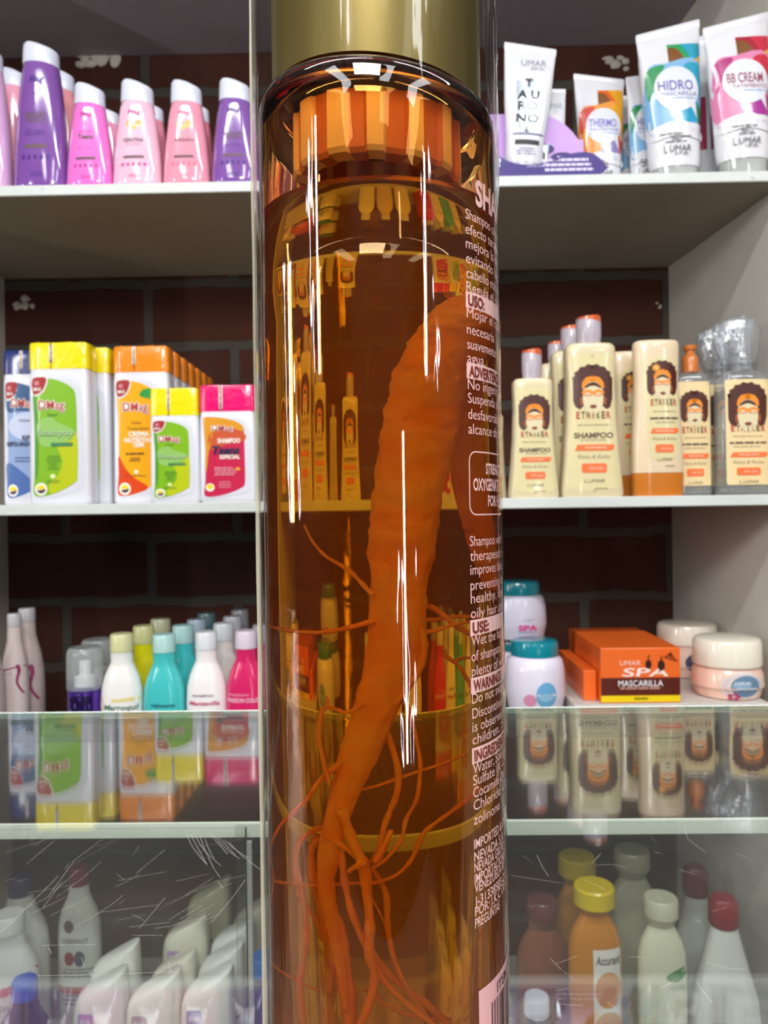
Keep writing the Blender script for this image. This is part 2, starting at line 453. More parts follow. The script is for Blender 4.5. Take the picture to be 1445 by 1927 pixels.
# housings of the assumed ceiling lamps and added upright lamps, and the added pendant
for i, x in enumerate((-0.55, 0.85)):
    t = thing('assumed_ceiling_lamp', ['assumed long ceiling tube lamp to the left above the counter', 'assumed long ceiling tube lamp to the right above the counter'][i], 'lamp', (x, 0, 1.5))  # assumed from the diagonal shadows on the right partition
    obj('housing', box_bm(-0.6, 0.6, -0.07, 0.11, -0.035, 0, 0.004), mat('#f0f0f0', 0.4), t, smooth=False)
for i, x in enumerate((-0.95, 0.30, 1.25)):
    t = thing('assumed_ceiling_lamp', 'assumed long ceiling tube lamp running front to back, ' + ['leftmost', 'middle', 'rightmost'][i] + ' of three behind the viewer', 'lamp', (x, -0.85, 1.5))  # assumed out of view, to light the shelves from the front
    obj('housing', box_bm(-0.17, 0.17, -1.03, 1.03, -0.03, 0, 0.004), mat('#f0f0f0', 0.4), t, smooth=False)
for i, (x, y, z0_, z1_) in enumerate(((0.84, -2.19, -0.8, 0.26), (-1.89, 0.20, -0.03, 0.6), (1.89, -1.70, .45, 1.25), (-1.89, -1.02, .38, 1.18))):
    t = thing('added_upright_lamp', 'added upright lamp for highlight streaks on the amber bottle, on the ' + ['wall behind the viewer', 'left wall beside the counter', 'right wall towards the rear', 'left wall towards the rear'][i], 'lamp', (x, y, z0_))  # unseen lamps added for the vertical highlights on the amber bottle
    if i == 0: b = box_bm(-0.05, 0.05, 0, 0.06, 0, z1_-z0_, 0.004)
    elif i == 2: b = box_bm(-0.06, 0, -0.05, 0.05, 0, z1_-z0_, 0.004)
    else: b = box_bm(0, 0.06, -0.05, 0.05, 0, z1_-z0_, 0.004)
    obj('housing', b, mat('#f0f0f0', 0.4), t, smooth=False)

t = thing('added_pendant', 'added pendant fill light for the amber bottle, above the viewer', 'lamp', (-0.08, -0.55, 0.86))  # unseen fixture added to carry the fill on the bottle
fill_dir = (Vector((0, .14, 0))-Vector((-.08, -.52, .84))).to_track_quat('-Z', 'Y').to_matrix().to_4x4()
pb_ = lathe([(.02, .10), (.06, .095), (.20, .02), (.26, -.005), (.255, -.008), (.19, .012), (.05, .08), (.02, .085)], 48, closed=True)
pb_.transform(fill_dir)
obj('fill_shade', pb_, mat('#e8e4dc', .4), t)
obj('cord', tube([Vector((0, 0, .11)), Vector((0, 0, .35)), Vector((0, 0, .64))], [.004]*3, 8), mat('#202020', .5), t)

# loose plaster on the bricks
def plaster(px, py, r, label, n=7):
    b = bmesh.new()
    for k in range(n):
        p = at(px+random.uniform(-1, 1)*r*1.3, py+random.uniform(-1, 1)*r*0.6, DB)
        q = bmesh.new(); bmesh.ops.create_icosphere(q, subdivisions=2, radius=1)
        sx, sz = random.uniform(.3, .7)*r*0.001, random.uniform(.3, .9)*r*0.0007
        for v in q.verts:
            d = 1+0.4*noise.noise(v.co*2+Vector((k, px, 0)))
            v.co = Vector((p.x+v.co.x*sx*d, DB-0.0005+v.co.y*0.005, p.z+v.co.z*sz*d))
        me = bpy.data.meshes.new('t'); q.to_mesh(me); q.free(); b.from_mesh(me); bpy.data.meshes.remove(me)
    return tag(obj('plaster_splash', b, mat('#c9c4b8', 0.8, bump=0.5)), label, 'plaster')
plaster(185, 110, 28, 'white plaster drips on the bricks under the top board, left of the bottle', 12)
plaster(40, 570, 16, 'grey plaster lumps in the upper left corner of the middle bay')
plaster(1160, 120, 18, 'whitish plaster smear on the bricks between the tubes')
plaster(1240, 575, 7, 'small plaster lump beside the right partition', 3)

# ------------------------------------------------------------------ placing products
def spot(x0, x1, ytop, Yf, zs, ratio, sym=0.35):
    ym = (ytop+ (963 if zs > -0.1 else 1250))/2
    w = (at(x1, ym, Yf)-at(x0, ym, Yf)).x; dep = w*ratio
    Ym = Yf+dep*sym
    a, b = at(x0, ym, Ym), at(x1, ym, Ym); w = b.x-a.x; dep = w*ratio
    h = at((x0+x1)/2, ytop, Ym).z-zs
    return (a.x+b.x)/2, w, h, dep, Yf+dep/2

# ---- family 1: flat white shampoo bottles with film-wrapped caps
def film_cap(w, d, za, zb, col, parent, seamx=-0.1):
    n = 64; b = bmesh.new(); prev = None
    for i, (z, s) in enumerate(((za, 1.0), (za+(zb-za)*.5, 1.0), (zb-0.003, 0.99), (zb, 0.965), (zb+0.0005, 0.90))):
        cur = []
        for k in range(n):
            t = 2*PI*k/n; c, sn = math.cos(t), math.sin(t); p = 7
            x = w*s*math.copysign(abs(c)**(2/p), c); y = d*s*math.copysign(abs(sn)**(2/p), sn)
            jz = 0.0018*noise.noise(Vector((k*0.9, zb*50, i))) if i >= 2 else 0
            cur.append(b.verts.new((x*(1+0.02*noise.noise(Vector((k*.8, i, w*99)))), y, z+jz)))
        if prev:
            for k in range(n): b.faces.new((prev[k], prev[(k+1) % n], cur[(k+1) % n], cur[k]))
        else: b.faces.new(cur[::-1])
        prev = cur
    b.faces.new(prev)
    c = obj('cap', b, mat(col, 0.22, 0.6, bump=0.5, bscale=90), parent)
    dc = Decal(c, step=0.006)
    dc.rect(seamx*w, seamx*w+w*0.13, za-0.006, zb, mat('#e8dcd0', 0.3, 0.4), 1)
    sx = seamx*w+w*0.05
    for k in range(9):
        dc.rect(sx+random.uniform(-.015, .02)*w, sx+w*(0.03+.02*random.random()), za+(zb-za)*k/9, za+(zb-za)*(k+.9)/9, mat('#5a3a20', 0.5), 2)
    dc.build('seal_strip', c)
    return c
def mag_bottle(name, label, x0, x1, ytop, ycap, Yf, capc, art, ratio=0.46, group='white flat shampoo bottles with film-wrapped caps', zs=None):
    zs = z2 if zs is None else zs
    cx, w, h, dep, yc = spot(x0, x1, ytop, Yf, zs, ratio, 0.05)
    zc = at((x0+x1)/2, ycap, Yf).z-zs
    t = thing(name, label, 'bottle', (cx, yc, zs), group=group)
    W, Dp = w/2, dep/2
    rings = [(0, W*.93, Dp*.9, 6), (.002, W*.985, Dp*.98, 6), (.006, W, Dp, 6.5), (zc*.5, W*0.985, Dp, 6.5), (zc*.93, W*0.97, Dp, 6.5), (zc*.955, W*.955, Dp*.97, 6.5),
             (zc*.965, W*.955, Dp*.96, 6.5), (zc*.985, W*.95, Dp*.955, 6.5), (zc, W*.94, Dp*.95, 6.5)]
    body = obj('body', loft(rings, 64), WHITEPL, t)
    film_cap(W*0.965, Dp*0.98, zc-0.0005, h, capc, t, -0.28)
    # raised rim around the label (right side)
    fr = ((65, 730, 1710, 295), (-W, W, 0, zc))
    dc = Decal(body, fr)
    shape = smooth_poly([(122, 420), (150, 388), (285, 395), (430, 430), (550, 500), (592, 600), (600, 980), (600, 1400), (560, 1490), (420, 1570), (260, 1620), (160, 1622), (125, 1570), (142, 1350), (146, 900), (130, 600)])
    rim = smooth_poly([(108, 400), (150, 362), (380, 358), (560, 430), (650, 560), (668, 980), (665, 1420), (620, 1560), (430, 1620), (260, 1650), (150, 1650), (105, 1590), (126, 1350), (128, 900), (112, 600)])
    dc.poly(rim, mat('#dcdce6', 0.35, 0.3), 1)
    inner = [(0.5*(a[0]-360)*1.92+360, 0.5*(a[1]-1000)*1.965+1000) for a in rim]
    dc.poly(inner, WHITEPL, 2)
    art(dc, shape)
    dc.build('label', t)
    return t
def badge(dc):
    dc.poly(smooth_poly([(118, 440), (150, 385), (290, 385), (285, 470), (240, 550), (160, 585), (130, 560)]), mat('#e8e0d8', 0.4), 4)
    dc.poly(smooth_poly([(122, 440), (155, 392), (275, 392), (270, 465), (230, 535), (160, 565), (134, 545)]), mat('#a3232a', 0.4), 5)
    dc.text('MAG', 185, 510, -34, PAPER, 6, w=80, bold=0.02); dc.poly(ell(180, 450, 28, 24), mat('#c98080', 0.4), 6)
    dc.poly(ell(212, 1550, 66, 66), PAPER, 5)
    dc.poly([(160, 1550)]+ell(212, 1550, 48, -44, 10, 0, PI)[::-1]+[], mat('#e8cf20', 0.4), 6)
    dc.poly(ell(212, 1550, 48, 44, 10, 0, PI), mat('#4a3038', 0.4), 6)
def logo(dc, x=335, z=675, w=275, h=90):
    dc.text('DMag', x, z, -h, PAPER, 6, w=w+16, bold=0.06)
    dc.text('DMag', x, z, -h, mat('#b02a30', 0.4), 7, w=w, bold=0.012)
    dc.poly(ell(x-w*.36, z-4, 22, 24), PAPER, 8)
def art_green(dc, shape):
    dc.poly(shape, mat('#7fb41a', 0.3, 0.3), 3)
    dc.poly(smooth_poly([(380, 1080), (480, 1060), (596, 960), (600, 1400), (560, 1490), (330, 1600), (300, 1500), (400, 1400), (440, 1250)]), mat('#b8c410', 0.3, 0.3), 4)
    dc.poly(smooth_poly([(135, 600), (165, 600), (190, 900), (185, 1300), (165, 1450), (146, 1350), (148, 900)]), mat('#4f9426', 0.3, 0.3), 4)
    badge(dc); logo(dc)
    dc.poly(smooth_poly([(175, 900), (220, 825), (340, 800), (380, 850), (560, 930), (570, 1010), (430, 1090), (250, 1110), (185, 1020)]), mat('#8fbf62', 0.3, 0.3), 4)
    dc.text('Super', 345, 775, -34, mat('#3c6420', 0.5), 6)
    dc.text('Shampoo', 372, 960, -72, mat('#2f6a50', 0.5), 6, w=378, bold=0.03)
    dc.text('Shampoo', 372, 957, -70, mat('#bfe0a0', 0.5), 7, w=370)
    dc.rect(325, 555, 1070, 1108, mat('#3b7f50', 0.4), 6)
    for k, (a, b) in enumerate(((275, 425), (250, 440), (265, 430), (290, 400), (300, 390), (270, 420))):
        dc.lines(a, b, [1210+k*26], 12, mat('#4f8a1c', 0.5), 5)
    dc.poly(ell(340, 1418, 30, 26), mat('#dfe8a0', 0.5), 6); dc.lines(250, 440, [1462, 1480], 7, mat('#5f9420', 0.5), 6)
def art_orange(dc, shape):
    dc.poly(shape, mat('#f0a808', 0.3, 0.3), 3)
    dc.poly(smooth_poly([(142, 1200), (220, 1330), (330, 1440), (480, 1540), (300, 1610), (160, 1622), (125, 1570), (140, 1400)]), mat('#d84412', 0.3, 0.3), 4)
    badge(dc); logo(dc, 345, 672, 285)
    dc.poly(smooth_poly([(400, 560), (420, 500), (500, 480), (580, 520), (560, 590)]), mat('#2f9440', 0.3), 5)
    dc.text('AVENA', 350, 845, -26, mat('#6a3a10', 0.5), 6, w=120); dc.text('Tratamiento', 370, 905, -30, mat('#6a3a10', 0.5), 6, w=250)
    for z, w in ((965, 240), (1030, 330), (1080, 130)): dc.text('NUTRITIVA' if w > 300 else 'CREMA', 380, z, -50, PAPER, 6, w=w, bold=0.03)
    dc.lines(200, 470, [1175], 18, mat('#5a3410', 0.5), 6); dc.lines(260, 400, [1225, 1250], 12, mat('#7a4a14', 0.5), 6)
    dc.poly(ell(345, 1370, 28, 24), mat('#f8e0b0', 0.5), 6); dc.lines(210, 480, [1412], 8, mat('#7a4a14', 0.5), 6)
def art_blue(dc, shape):
    dc.poly(shape, mat('#8fa6cf', 0.3, 0.3), 3)
    dc.poly(smooth_poly([(122, 420), (150, 388), (300, 395), (480, 450), (560, 520), (560, 680), (300, 700), (138, 690)]), mat('#1f5080', 0.3, 0.3), 4)
    dc.poly(ell(420, 860, 260, 150, 30), mat('#c2cce4', 0.3), 4)
    dc.poly(smooth_poly([(130, 1450), (145, 1250), (400, 1400), (500, 1520), (260, 1620), (160, 1622), (125, 1570)]), mat('#4a6aa8', 0.3), 4)
    badge(dc); logo(dc, 345, 610, 285)
    dc.text('ORIGINAL', 380, 800, -26, mat('#1c2850', 0.5), 6, w=160)
    dc.text('REPOLARIZADOR', 350, 1050, -46, mat('#141c48', 0.5), 6, w=420, bold=0.03); dc.text('REPO', 420, 985, -50, mat('#141c48', 0.5), 6, w=160, bold=0.03)
    dc.lines(210, 480, [1200, 1235], 12, mat('#40508a', 0.5), 6)
def art_teens(dc, shape):
    dc.poly(shape, mat('#c4204a', 0.3, 0.3), 3)
    dc.poly(smooth_poly([(122, 420), (150, 388), (285, 395), (430, 430), (550, 500), (592, 620), (400, 560), (250, 640), (190, 900), (160, 1200), (140, 1200), (146, 900), (130, 600)]), mat('#d89420', 0.3, 0.3), 4)
    dc.poly(smooth_poly([(200, 650), (400, 600), (590, 640), (598, 760), (400, 820), (200, 900)]), mat('#c85430', 0.3, 0.3), 4)
    logo(dc, 345, 560, 240, 75)
    dc.text('SHAMPOO', 420, 760, -70, PAPER, 6, w=260, bold=0.03)
    dc.text('Teens', 385, 905, -120, mat('#2c1440', 0.4), 6, w=320, bold=0.05, italic=0.2)
    dc.text('ESPECIAL', 430, 1010, -60, PAPER, 6, w=230, bold=0.03)
    dc.lines(240, 500, [1180, 1215, 1250, 1285], 14, mat('#e8a0b0', 0.5), 6)
    dc.poly(ell(520, 1200, 30, 24), mat('#e8a020', 0.4), 6); dc.lines(280, 440, [1400, 1440, 1480], 10, mat('#e8a0b0', 0.5), 6)
    dc.poly(ell(196, 1480, 52, 62), PAPER, 5); dc.poly(ell(196, 1470, 40, 40), mat('#e8cf20', 0.4), 6)
YEL, ORA, BLU, MAG = '#f2dc08', '#f58a14', '#1c2c70', '#e40c6c'
mag_bottle('shampoo_bottle', 'blue labelled white bottle with dark blue film cap at the far left', 4, 100, 660, 703, D+0.060, BLU, art_blue)
mag_bottle('shampoo_bottle', 'tall white bottle with yellow cap and green label, frontmost at the left', 52, 169, 645, 693, D+0.012, YEL, art_green)
mag_bottle('shampoo_bottle', 'tall yellow capped green labelled bottle half hidden behind its twin', 103, 209, 655, 701, D+0.060, YEL, art_green)
mo = mag_bottle('shampoo_bottle', 'tall white bottle with orange cap and orange label, front of its row', 211, 320, 652, 699, D+0.040, ORA, art_orange)
mag_bottle('shampoo_bottle', 'short white bottle with yellow cap and green label beside the magenta one', 281, 375, 731, 781, D+0.003, YEL, art_green, 0.42)
mag_bottle('shampoo_bottle', 'short white bottle with magenta cap and red label', 374, 482, 725, 773, D+0.003, MAG, art_teens, 0.42)
ow = (at(320, 800, D)-at(211, 800, D)).x
nth = ['second', 'third', 'fourth', 'fifth', 'sixth', 'seventh', 'eighth']
for k in range(6):
    copy_tree(mo, 'orange capped bottle %s from the front in the receding row' % nth[k],
              (mo.location.x, mo.location.y+(k+1)*0.0475, z2))
# ---- family 2: tapered translucent bottles, top left
def squeeze(label, x0, x1, ytop, ycap, Yf, col, ink, words, capc=FROST, detail=True, ratio=0.62, heart=False, tall=1.0):
    cx, w, h, dep, yc = spot(x0, x1, ytop, Yf, z1, ratio, 0.3)
    zc = at((x0+x1)/2, ycap, Yf+dep*.4).z-z1
    t = thing('shampoo_bottle', label, 'bottle', (cx, yc, z1), group='tapered pink and purple bottles on the upper shelf')
    W, Q = w/2, dep/2
    rings = [(0, W*.90, Q*.88, 2.6), (.003, W*.97, Q*.96, 2.6), (.010, W, Q, 2.6), (zc*.3, W*.96, Q*.97, 2.5), (zc*.55, W*.88, Q*.92, 2.4), (zc*.8, W*.76, Q*.85, 2.3),
             (zc*.92, W*.70, Q*.82, 2.2), (zc*.975, W*.66, Q*.80, 2.1), (zc, W*.60, Q*.74, 2.1)]
    body = obj('body', loft(rings, 48), mat(col, 0.12, 0.9, sss=0.25), t)
    hc = h-zc
    b = loft([(zc-0.002, W*.66, Q*.78, 2.1, 0, 0, -0.10), (zc+hc*.1, W*.665, Q*.79, 2.1, 0, 0, -0.08), (zc+hc*.62, W*.65, Q*.78, 2.1, 0, 0, -0.06),
              (zc+hc*.82, W*.63, Q*.75, 2.1, 0, 0, -0.22), (zc+hc*.93, W*.52, Q*.64, 2.1, -W*.03, 0, -0.30), (zc+hc*.97, W*.40, Q*.5, 2.1, -W*.05, 0, -0.3)], 48)
    for v in b.verts:
        a = math.atan2(v.co.y, v.co.x)
        if abs(math.cos(a*9)) > 0.93: v.co.x *= 0.985; v.co.y *= 0.985
    cap = obj('cap', b, capc, t)
    if detail:
        dc = Decal(body, ((0, 100, 0, 100), (-W*.8, W*.8, 0, zc)), step=0.006)
        im = mat(ink, 0.5); gm = mat('#6a5058', 0.5)
        dc.text('Mag', 52, 85, 5.5, im, 1, w=34, bold=0.03, italic=0.2)
        if heart:
            for sx in (40, 62): dc.poly(ell(sx, 70+0.8, 9, 4.2), mat('#d8a840', 0.3, 0.5), 1)
            dc.poly(ell(51, 66.5, 7, 3), mat('#e0b45a', 0.3, 0.5), 1)
        else: dc.poly([(44, 77), (52, 73.5), (56, 71), (50, 73), (46, 75)], gm, 1)
        for (s, z, hh, ww, bb) in words: dc.text(s, 50, z, hh, gm if bb else im, 1, w=ww, bold=0.03 if bb else 0)
        dc.rect(24, 76, 31, 34, gm, 1)
        for k in range(5): dc.poly(ell(22+14*k, 24, 4.2, 2.3, 10), im, 1)
        dc.lines(35, 68, [12, 10], 0.9, im, 1)
        dc.build('label', t)
    return t
squeeze('tall pale lilac bottle cut off by the left edge of the upper shelf', -78, 20, 84, 128, D+0.015, '#e0b0dc', '#b070b0', [('LISOS', 60, 5, 44, 1)])
squeeze('tallest bottle, deep purple with frosted cap', 27, 128, 81, 122, D+0.012, '#8052a2', '#4c2080', [('MATIZANTE', 57, 4, 48, 1), ('VIOLETA', 53, 4, 48, 1), ('SIN SAL', 44, 2.5, 46, 0), ('SHAMPOO', 41.5, 2.2, 46, 0)])
squeeze('hot pink small bottle with frosted cap and teens lettering', 127, 213, 157, 198, D+0.008, '#ee7ad0', '#c03a98', [('Teens', 58, 5.5, 42, 1), ('Shampoo', 64, 2.2, 38, 0), ('SIN SAL', 45, 1.8, 44, 0)])
squeeze('pale pink bottle with gold hearts and frosted cap', 214, 306, 151, 194, D+0.008, '#f0c0d6', '#c8509a', [('KERATINA', 52, 4.2, 50, 1), ('PLATINO', 47, 2, 36, 0)], heart=True)
squeeze('salmon pink bottle with faint gold hearts', 309, 397, 152, 195, D+0.008, '#f29cb2', '#d8708c', [('ARGAN', 52, 3.8, 52, 1)], heart=True)
squeeze('small purple bottle partly hidden by the amber bottle', 400, 490, 149, 190, D+0.008, '#8458a6', '#4c2080', [('MATIZANTE', 57, 4, 44, 1), ('VIOLETA', 53, 4, 44, 1), ('SIN SAL', 44, 2.5, 46, 0)])
squeeze('pink bottle in the back between the lilac and the purple ones', -8, 62, 128, 163, D+0.14, '#e8a0b8', '#c060a0', [], detail=False)
squeeze('pale rose bottle behind the tall purple one', 78, 154, 130, 170, D+0.12, '#f0a0a8', '#c060a0', [], detail=False)
squeeze('pink bottle behind, in the gap left of the heart bottle', 170, 238, 204, 232, D+0.11, '#f0a0c0', '#c060a0', [], detail=False)
squeeze('rosy bottle behind, in the gap between the two heart bottles', 250, 322, 194, 226, D+0.10, '#f098b0', '#c060a0', [], detail=False)
squeeze('salmon bottle behind, in the gap right of the heart bottles', 340, 408, 195, 228, D+0.10, '#ee8ca4', '#c060a0', [], detail=False)
squeeze('lilac bottle standing behind the amber bottle on the upper shelf', 520, 600, 150, 190, D+0.02, '#d8a0d0', '#9050a0', [], detail=False)
squeeze('cream pink bottle standing behind the amber bottle on the upper shelf', 640, 730, 152, 192, D+0.02, '#f0c0d0', '#9050a0', [], detail=False)
squeeze('rose bottle on the upper shelf hidden by the amber one', 780, 860, 150, 190, D+0.02, '#f0a8b8', '#9050a0', [], detail=False)

# ---- family 3: tubes standing on their caps
def cream_tube(label, x0, x1, ytop, Yf, art, capc=None, ratio=0.45, lean=(0, 0), flat=False, zs=None, group='cream tubes on the upper shelf', slope=0.0, bottom=0.80):
    zs = z1 if zs is None else zs
    cx, w, h, dep, yc = spot(x0, x1, ytop, Yf, zs, ratio, 0.4)
    t = thing('cream_tube', label, 'tube', (cx, yc, zs), (lean[0], lean[1], 0), group)
    W, Q = w/2, dep/2; hc = h*0.13
    capm = capc or thin_glass('cap_clear', (0.9, 0.92, 0.92), 0.1, 1.5, dust=0.35, boost=2, dustcol=(0.9, 0.92, 0.9))
    obj('cap', loft([(0, W*.66*bottom/.8, Q*.85, 2.2), (.002, W*.68*bottom/.8, Q*.87, 2.2), (hc*.95, W*.72*bottom/.8, Q*.92, 2.2), (hc, W*.66*bottom/.8, Q*.85, 2.2)], 40), capm, t)
    body = obj('body', loft([(hc*.75, W*bottom*.93, Q*.98, 2.2), (hc*1.05, W*bottom, Q, 2.2), (h*.3, W*(bottom+.02), Q*.95, 2.2), (h*.55, W*.88, Q*.78, 2.3), (h*.8, W*.95, Q*.42, 2.6), (h*.93, W*.985, Q*.12, 4, 0, 0, slope), (h*.955, W*.99, Q*.07, 5, 0, 0, slope)], 48), mat('#dcdce2', 0.2, 0.7), t)
    obj('crimped_end', loft([(h*.945, W*.995, Q*.075, 6, 0, 0, slope), (h*.95, W*1.005, Q*.10, 6, 0, 0, slope), (h*.99, W*1.01, Q*.09, 6, 0, 0, slope), (h, W*1.0, Q*.06, 6, 0, 0, slope)], 40), mat('#dedee4', 0.25, 0.6), t)
    dc = Decal(body, ((0, 100, 0, 100), (-W*.97, W*.97, 0, h)), step=0.006)
    if art: art(dc); dc.build('label', t)
    return t
def swirl(c1, c2, c3, c4, c5, title, sub, ink, small='#7a98c0'):
    def f(dc):
        m1, m2, m3, m4, m5, mi_ = mat(c1, 0.25, 0.5), mat(c2, 0.25, 0.5), mat(c3, 0.25, 0.5), mat(c4, 0.25, 0.5), mat(c5, 0.25, 0.5), mat(ink, 0.4)
        dc.rect(45, 97, 73, 88, m1, 1)                                                          # square patch of mixed colours
        dc.poly([(45, 75), (45, 85), (53, 86), (62, 84), (70, 79), (73, 75)], mat('#7a4a1c', .3, .4), 2); dc.poly([(66, 88), (97, 88), (97, 80), (84, 76)], m4, 2)
        dc.poly([(84, 76), (97, 80), (97, 74), (78, 74)], mat('#e8b020', 0.3, 0.4), 3)
        dc.poly(smooth_poly([(9, 70), (40, 75), (94, 76), (92, 40), (60, 33), (10, 31)]), m3, 3)
        dc.poly(smooth_poly([(8, 70), (36, 74), (30, 67), (16, 56), (10, 52)]), m2, 4)
        dc.poly(smooth_poly([(68, 73), (93, 74), (92, 54), (82, 62)]), m4, 4)
        dc.rect(48, 84, 36, 46, m5, 4)
        dc.poly([(84, 50), (93, 46), (93, 34), (86, 36)], m2, 5)
        dc.poly([(45, 36), (92, 36), (92, 30), (45, 32)], mat('#dcdce2', 0.2, 0.7), 5)
        dc.poly(smooth_poly([(10, 33), (50, 37), (92, 33), (90, 26), (50, 28), (12, 26)]), mat('#dcdce2', 0.2, 0.7), 5)
        dc.poly(ell(54, 58, 36, 14.5, 28), mat('#dadde6', 0.2, 0.7), 6)
        dc.poly([(62, 50), (82, 49), (84, 39), (76, 45)], mat('#dadde6', 0.2, 0.7), 6)
        dc.text(title, 52, 60, 6.4, mi_, 7, w=56, bold=0.012)
        dc.text(sub, 56, 54.4, 2.6, mi_, 7, w=58); dc.lines(22, 92, [51.5], 0.7, mat(small, 0.5), 7)
        dc.lines(22, 70, [29, 27.4, 25.8, 24.2], 0.6, INK, 7, 0.4)
        dc.text('L', 30, 20, 5, INK, 7, w=5); dc.text('UMAR', 52, 20, 4, INK, 7, w=34, bold=0.0, italic=0.2); dc.text('SPA', 54, 16.6, 2, INK, 7, w=22)
    return f
hid = swirl('#2a9a58', '#1f8a4a', '#7fb0d8', '#2a9ab8', '#1a98c0', 'HIDRO', 'MASCARILLA', '#5a50a0')
bbc = swirl('#a01c34', '#a82070', '#d880a8', '#c42440', '#a02890', 'BB CREAM', 'TRATAMIENTO', '#8a2848')
thr = swirl('#d8601c', '#c84438', '#e89030', '#e0a020', '#8880b8', 'THERMO', 'NUTRITIVE', '#6a60b8')
def nero(dc):
    dc.text('UMAR', 58, 86, 5, mat('#8890a0', 0.5), 2, w=50); dc.text('SPA', 66, 81.5, 2, mat('#8890a0', 0.5), 2, w=28)
    hm = mat('#c8d4e0', 0.18, 0.6, metal=0.85)
    dc.poly([(26, 72), (44, 68), (66, 74), (80, 66), (82, 46), (76, 34), (50, 32), (30, 36)], hm, 1)
    for i, (s, z) in enumerate((('T', 70), ('A U', 61), ('RO', 52.5), ('NO', 43))): dc.text(s, 50, z, 6, mat('#2c2e34', 0.3, 0.4), 3, w=[14, 44, 40, 46][i], bold=0.04)
    dc.rect(20, 84, 30.5, 31.5, mat('#3a3480', 0.4), 2); dc.rect(28, 76, 23, 26.5, INK, 2); dc.lines(32, 72, [20, 18, 16], 0.8, mat('#8078a8', 0.5), 2)
    dc.poly([(88, 26), (98, 28), (96, 12), (86, 14)], hm, 2)
def side_print(dc):
    dc.rect(20, 40, 30, 62, mat('#9a2850', 0.3, 0.4), 1); dc.rect(50, 78, 30, 50, mat('#8a3070', 0.3, 0.4), 1); dc.text('HE', 60, 24, 3, INK, 2)
cream_tube('big tube with blue and green swirls leaning left, second from the right', 1214, 1335, 48, D+0.03, hid, lean=(0, math.radians(-2)), slope=0.20)
cream_tube('big tube with pink and crimson swirls at the right edge', 1341, 1466, 34, D+0.006, bbc, lean=(0, math.radians(-2)), slope=0.20)
cream_tube('tube with orange and purple swirls right of the purple display box', 1086, 1181, 142, D+0.095, thr, slope=-0.14, capc=WHITE)
cream_tube('narrow tube edge with blue swirl left of the big blue one, third in its row', 1184, 1250, 140, D+0.09, hid, slope=0.1)
cream_tube('short blue swirl tube behind, right beside the orange swirl tube', 1162, 1222, 178, D+0.15, hid, slope=0.05)
cream_tube('tall white tube close behind the big blue swirl tube', 1208, 1290, 103, D+0.18, hid, slope=0.1)
cream_tube('tall tube turned sideways between the blue and the pink tube', 1300, 1372, 66, D+0.11, side_print, slope=0.0)
# purple display stand (card) with its tubes
dsx0, dsx1 = at(900, 300, D+.002).x, at(1128, 300, D+.002).x
dstop = at(1000, 215, D+0.05).z-z1
ds = thing('display_box', 'lilac and purple cardboard display box on the upper shelf', 'box', ((dsx0+dsx1)/2, D+0.06, z1))
dw = (dsx1-dsx0)/2
PUR = mat('#34187a', 0.35, 0.4); LIL = mat('#c79ce0', 0.35, 0.4)
# tray: front lip, floor, sides
def prism(pts, y0, y1):
    b = bmesh.new(); f = b.faces.new([b.verts.new((x, y0, z)) for x, z in pts])
    r = bmesh.ops.extrude_face_region(b, geom=[f])
    for v in r['geom']:
        if isinstance(v, bmesh.types.BMVert): v.co.y = y1
    bmesh.ops.recalc_face_normals(b, faces=b.faces[:])
    return b
lip = 0.034
o = obj('front_lip', prism(smooth_poly([(-dw, 0), (dw, 0), (dw*.9, lip*.98), (dw*.45, lip*.95), (dw*.05, lip*.55), (-dw*.4, lip*.6), (-dw*.7, lip*.97), (-dw*.98, lip)], 3), -0.057, -0.0555), PUR, ds, smooth=False)
dc = Decal(o, None, step=0.02)
for k, (a, b_, zz) in enumerate(((.05, .82, .024), (-.2, .86, .0165), (.1, .9, .009))):
    x = a*dw
    while x < b_*dw:
        ww = random.uniform(.006, .011); dc.rect(x, min(x+ww, b_*dw), zz-.0021, zz+.0021, mat('#d8d0ee', 0.5), 1); x += ww+0.0012
dc.text('?', -dw*.66, .022, .012, WHITE, 1, w=.006, bold=.05)
dc.build('lettering', o)
obj('tray_floor', box_bm(-dw*.97, dw*.97, -0.0555, 0.03, 0, 0.0015), PUR, ds, smooth=False)
o = obj('arched_side', prism([(-dw*.98, 0.001), (dw*.95, 0.001)]+[(dw*.95*math.cos(a), lip*.5+(dstop-lip*.5)*math.sin(a)) for a in [PI/2*k/10 for k in range(11)]]+[(-dw*.98, dstop)], -0.012, -0.0105), LIL, ds, smooth=False)
dc = Decal(o, None, step=0.02)
for (x, z, r_) in ((.18, .062, .017), (.5, .048, .019), (-.8, .055, .017)):
    dc.poly(ell(x*dw, z, r_, .0085), mat('#2c1458', 0.4), 1); dc.poly(ell(x*dw, z, r_*.78, .0062), PUR, 2); dc.text('NO', x*dw, z, .005, WHITE, 3, w=.016, bold=.03)
dc.lines(.3*dw, .8*dw, [.037], .0015, mat('#8050b0', .5), 1); dc.lines(.3*dw, .85*dw, [.034], .0015, mat('#8050b0', .5), 1)
dc.build('printed_marks', o)
obj('back_wall', box_bm(-dw*.97, dw*.97, 0.0285, 0.03, 0.0015, dstop*.8), LIL, ds, smooth=False)
cream_tube('white tube with holographic print leaning in the purple display box', 938, 1036, 84, D+0.013, nero, ratio=0.36, zs=z1+0.006, slope=-0.10, lean=(0, math.radians(4)), capc=mat('#dfe4ea', .2, .6), bottom=.72, group='tubes in the purple display box')
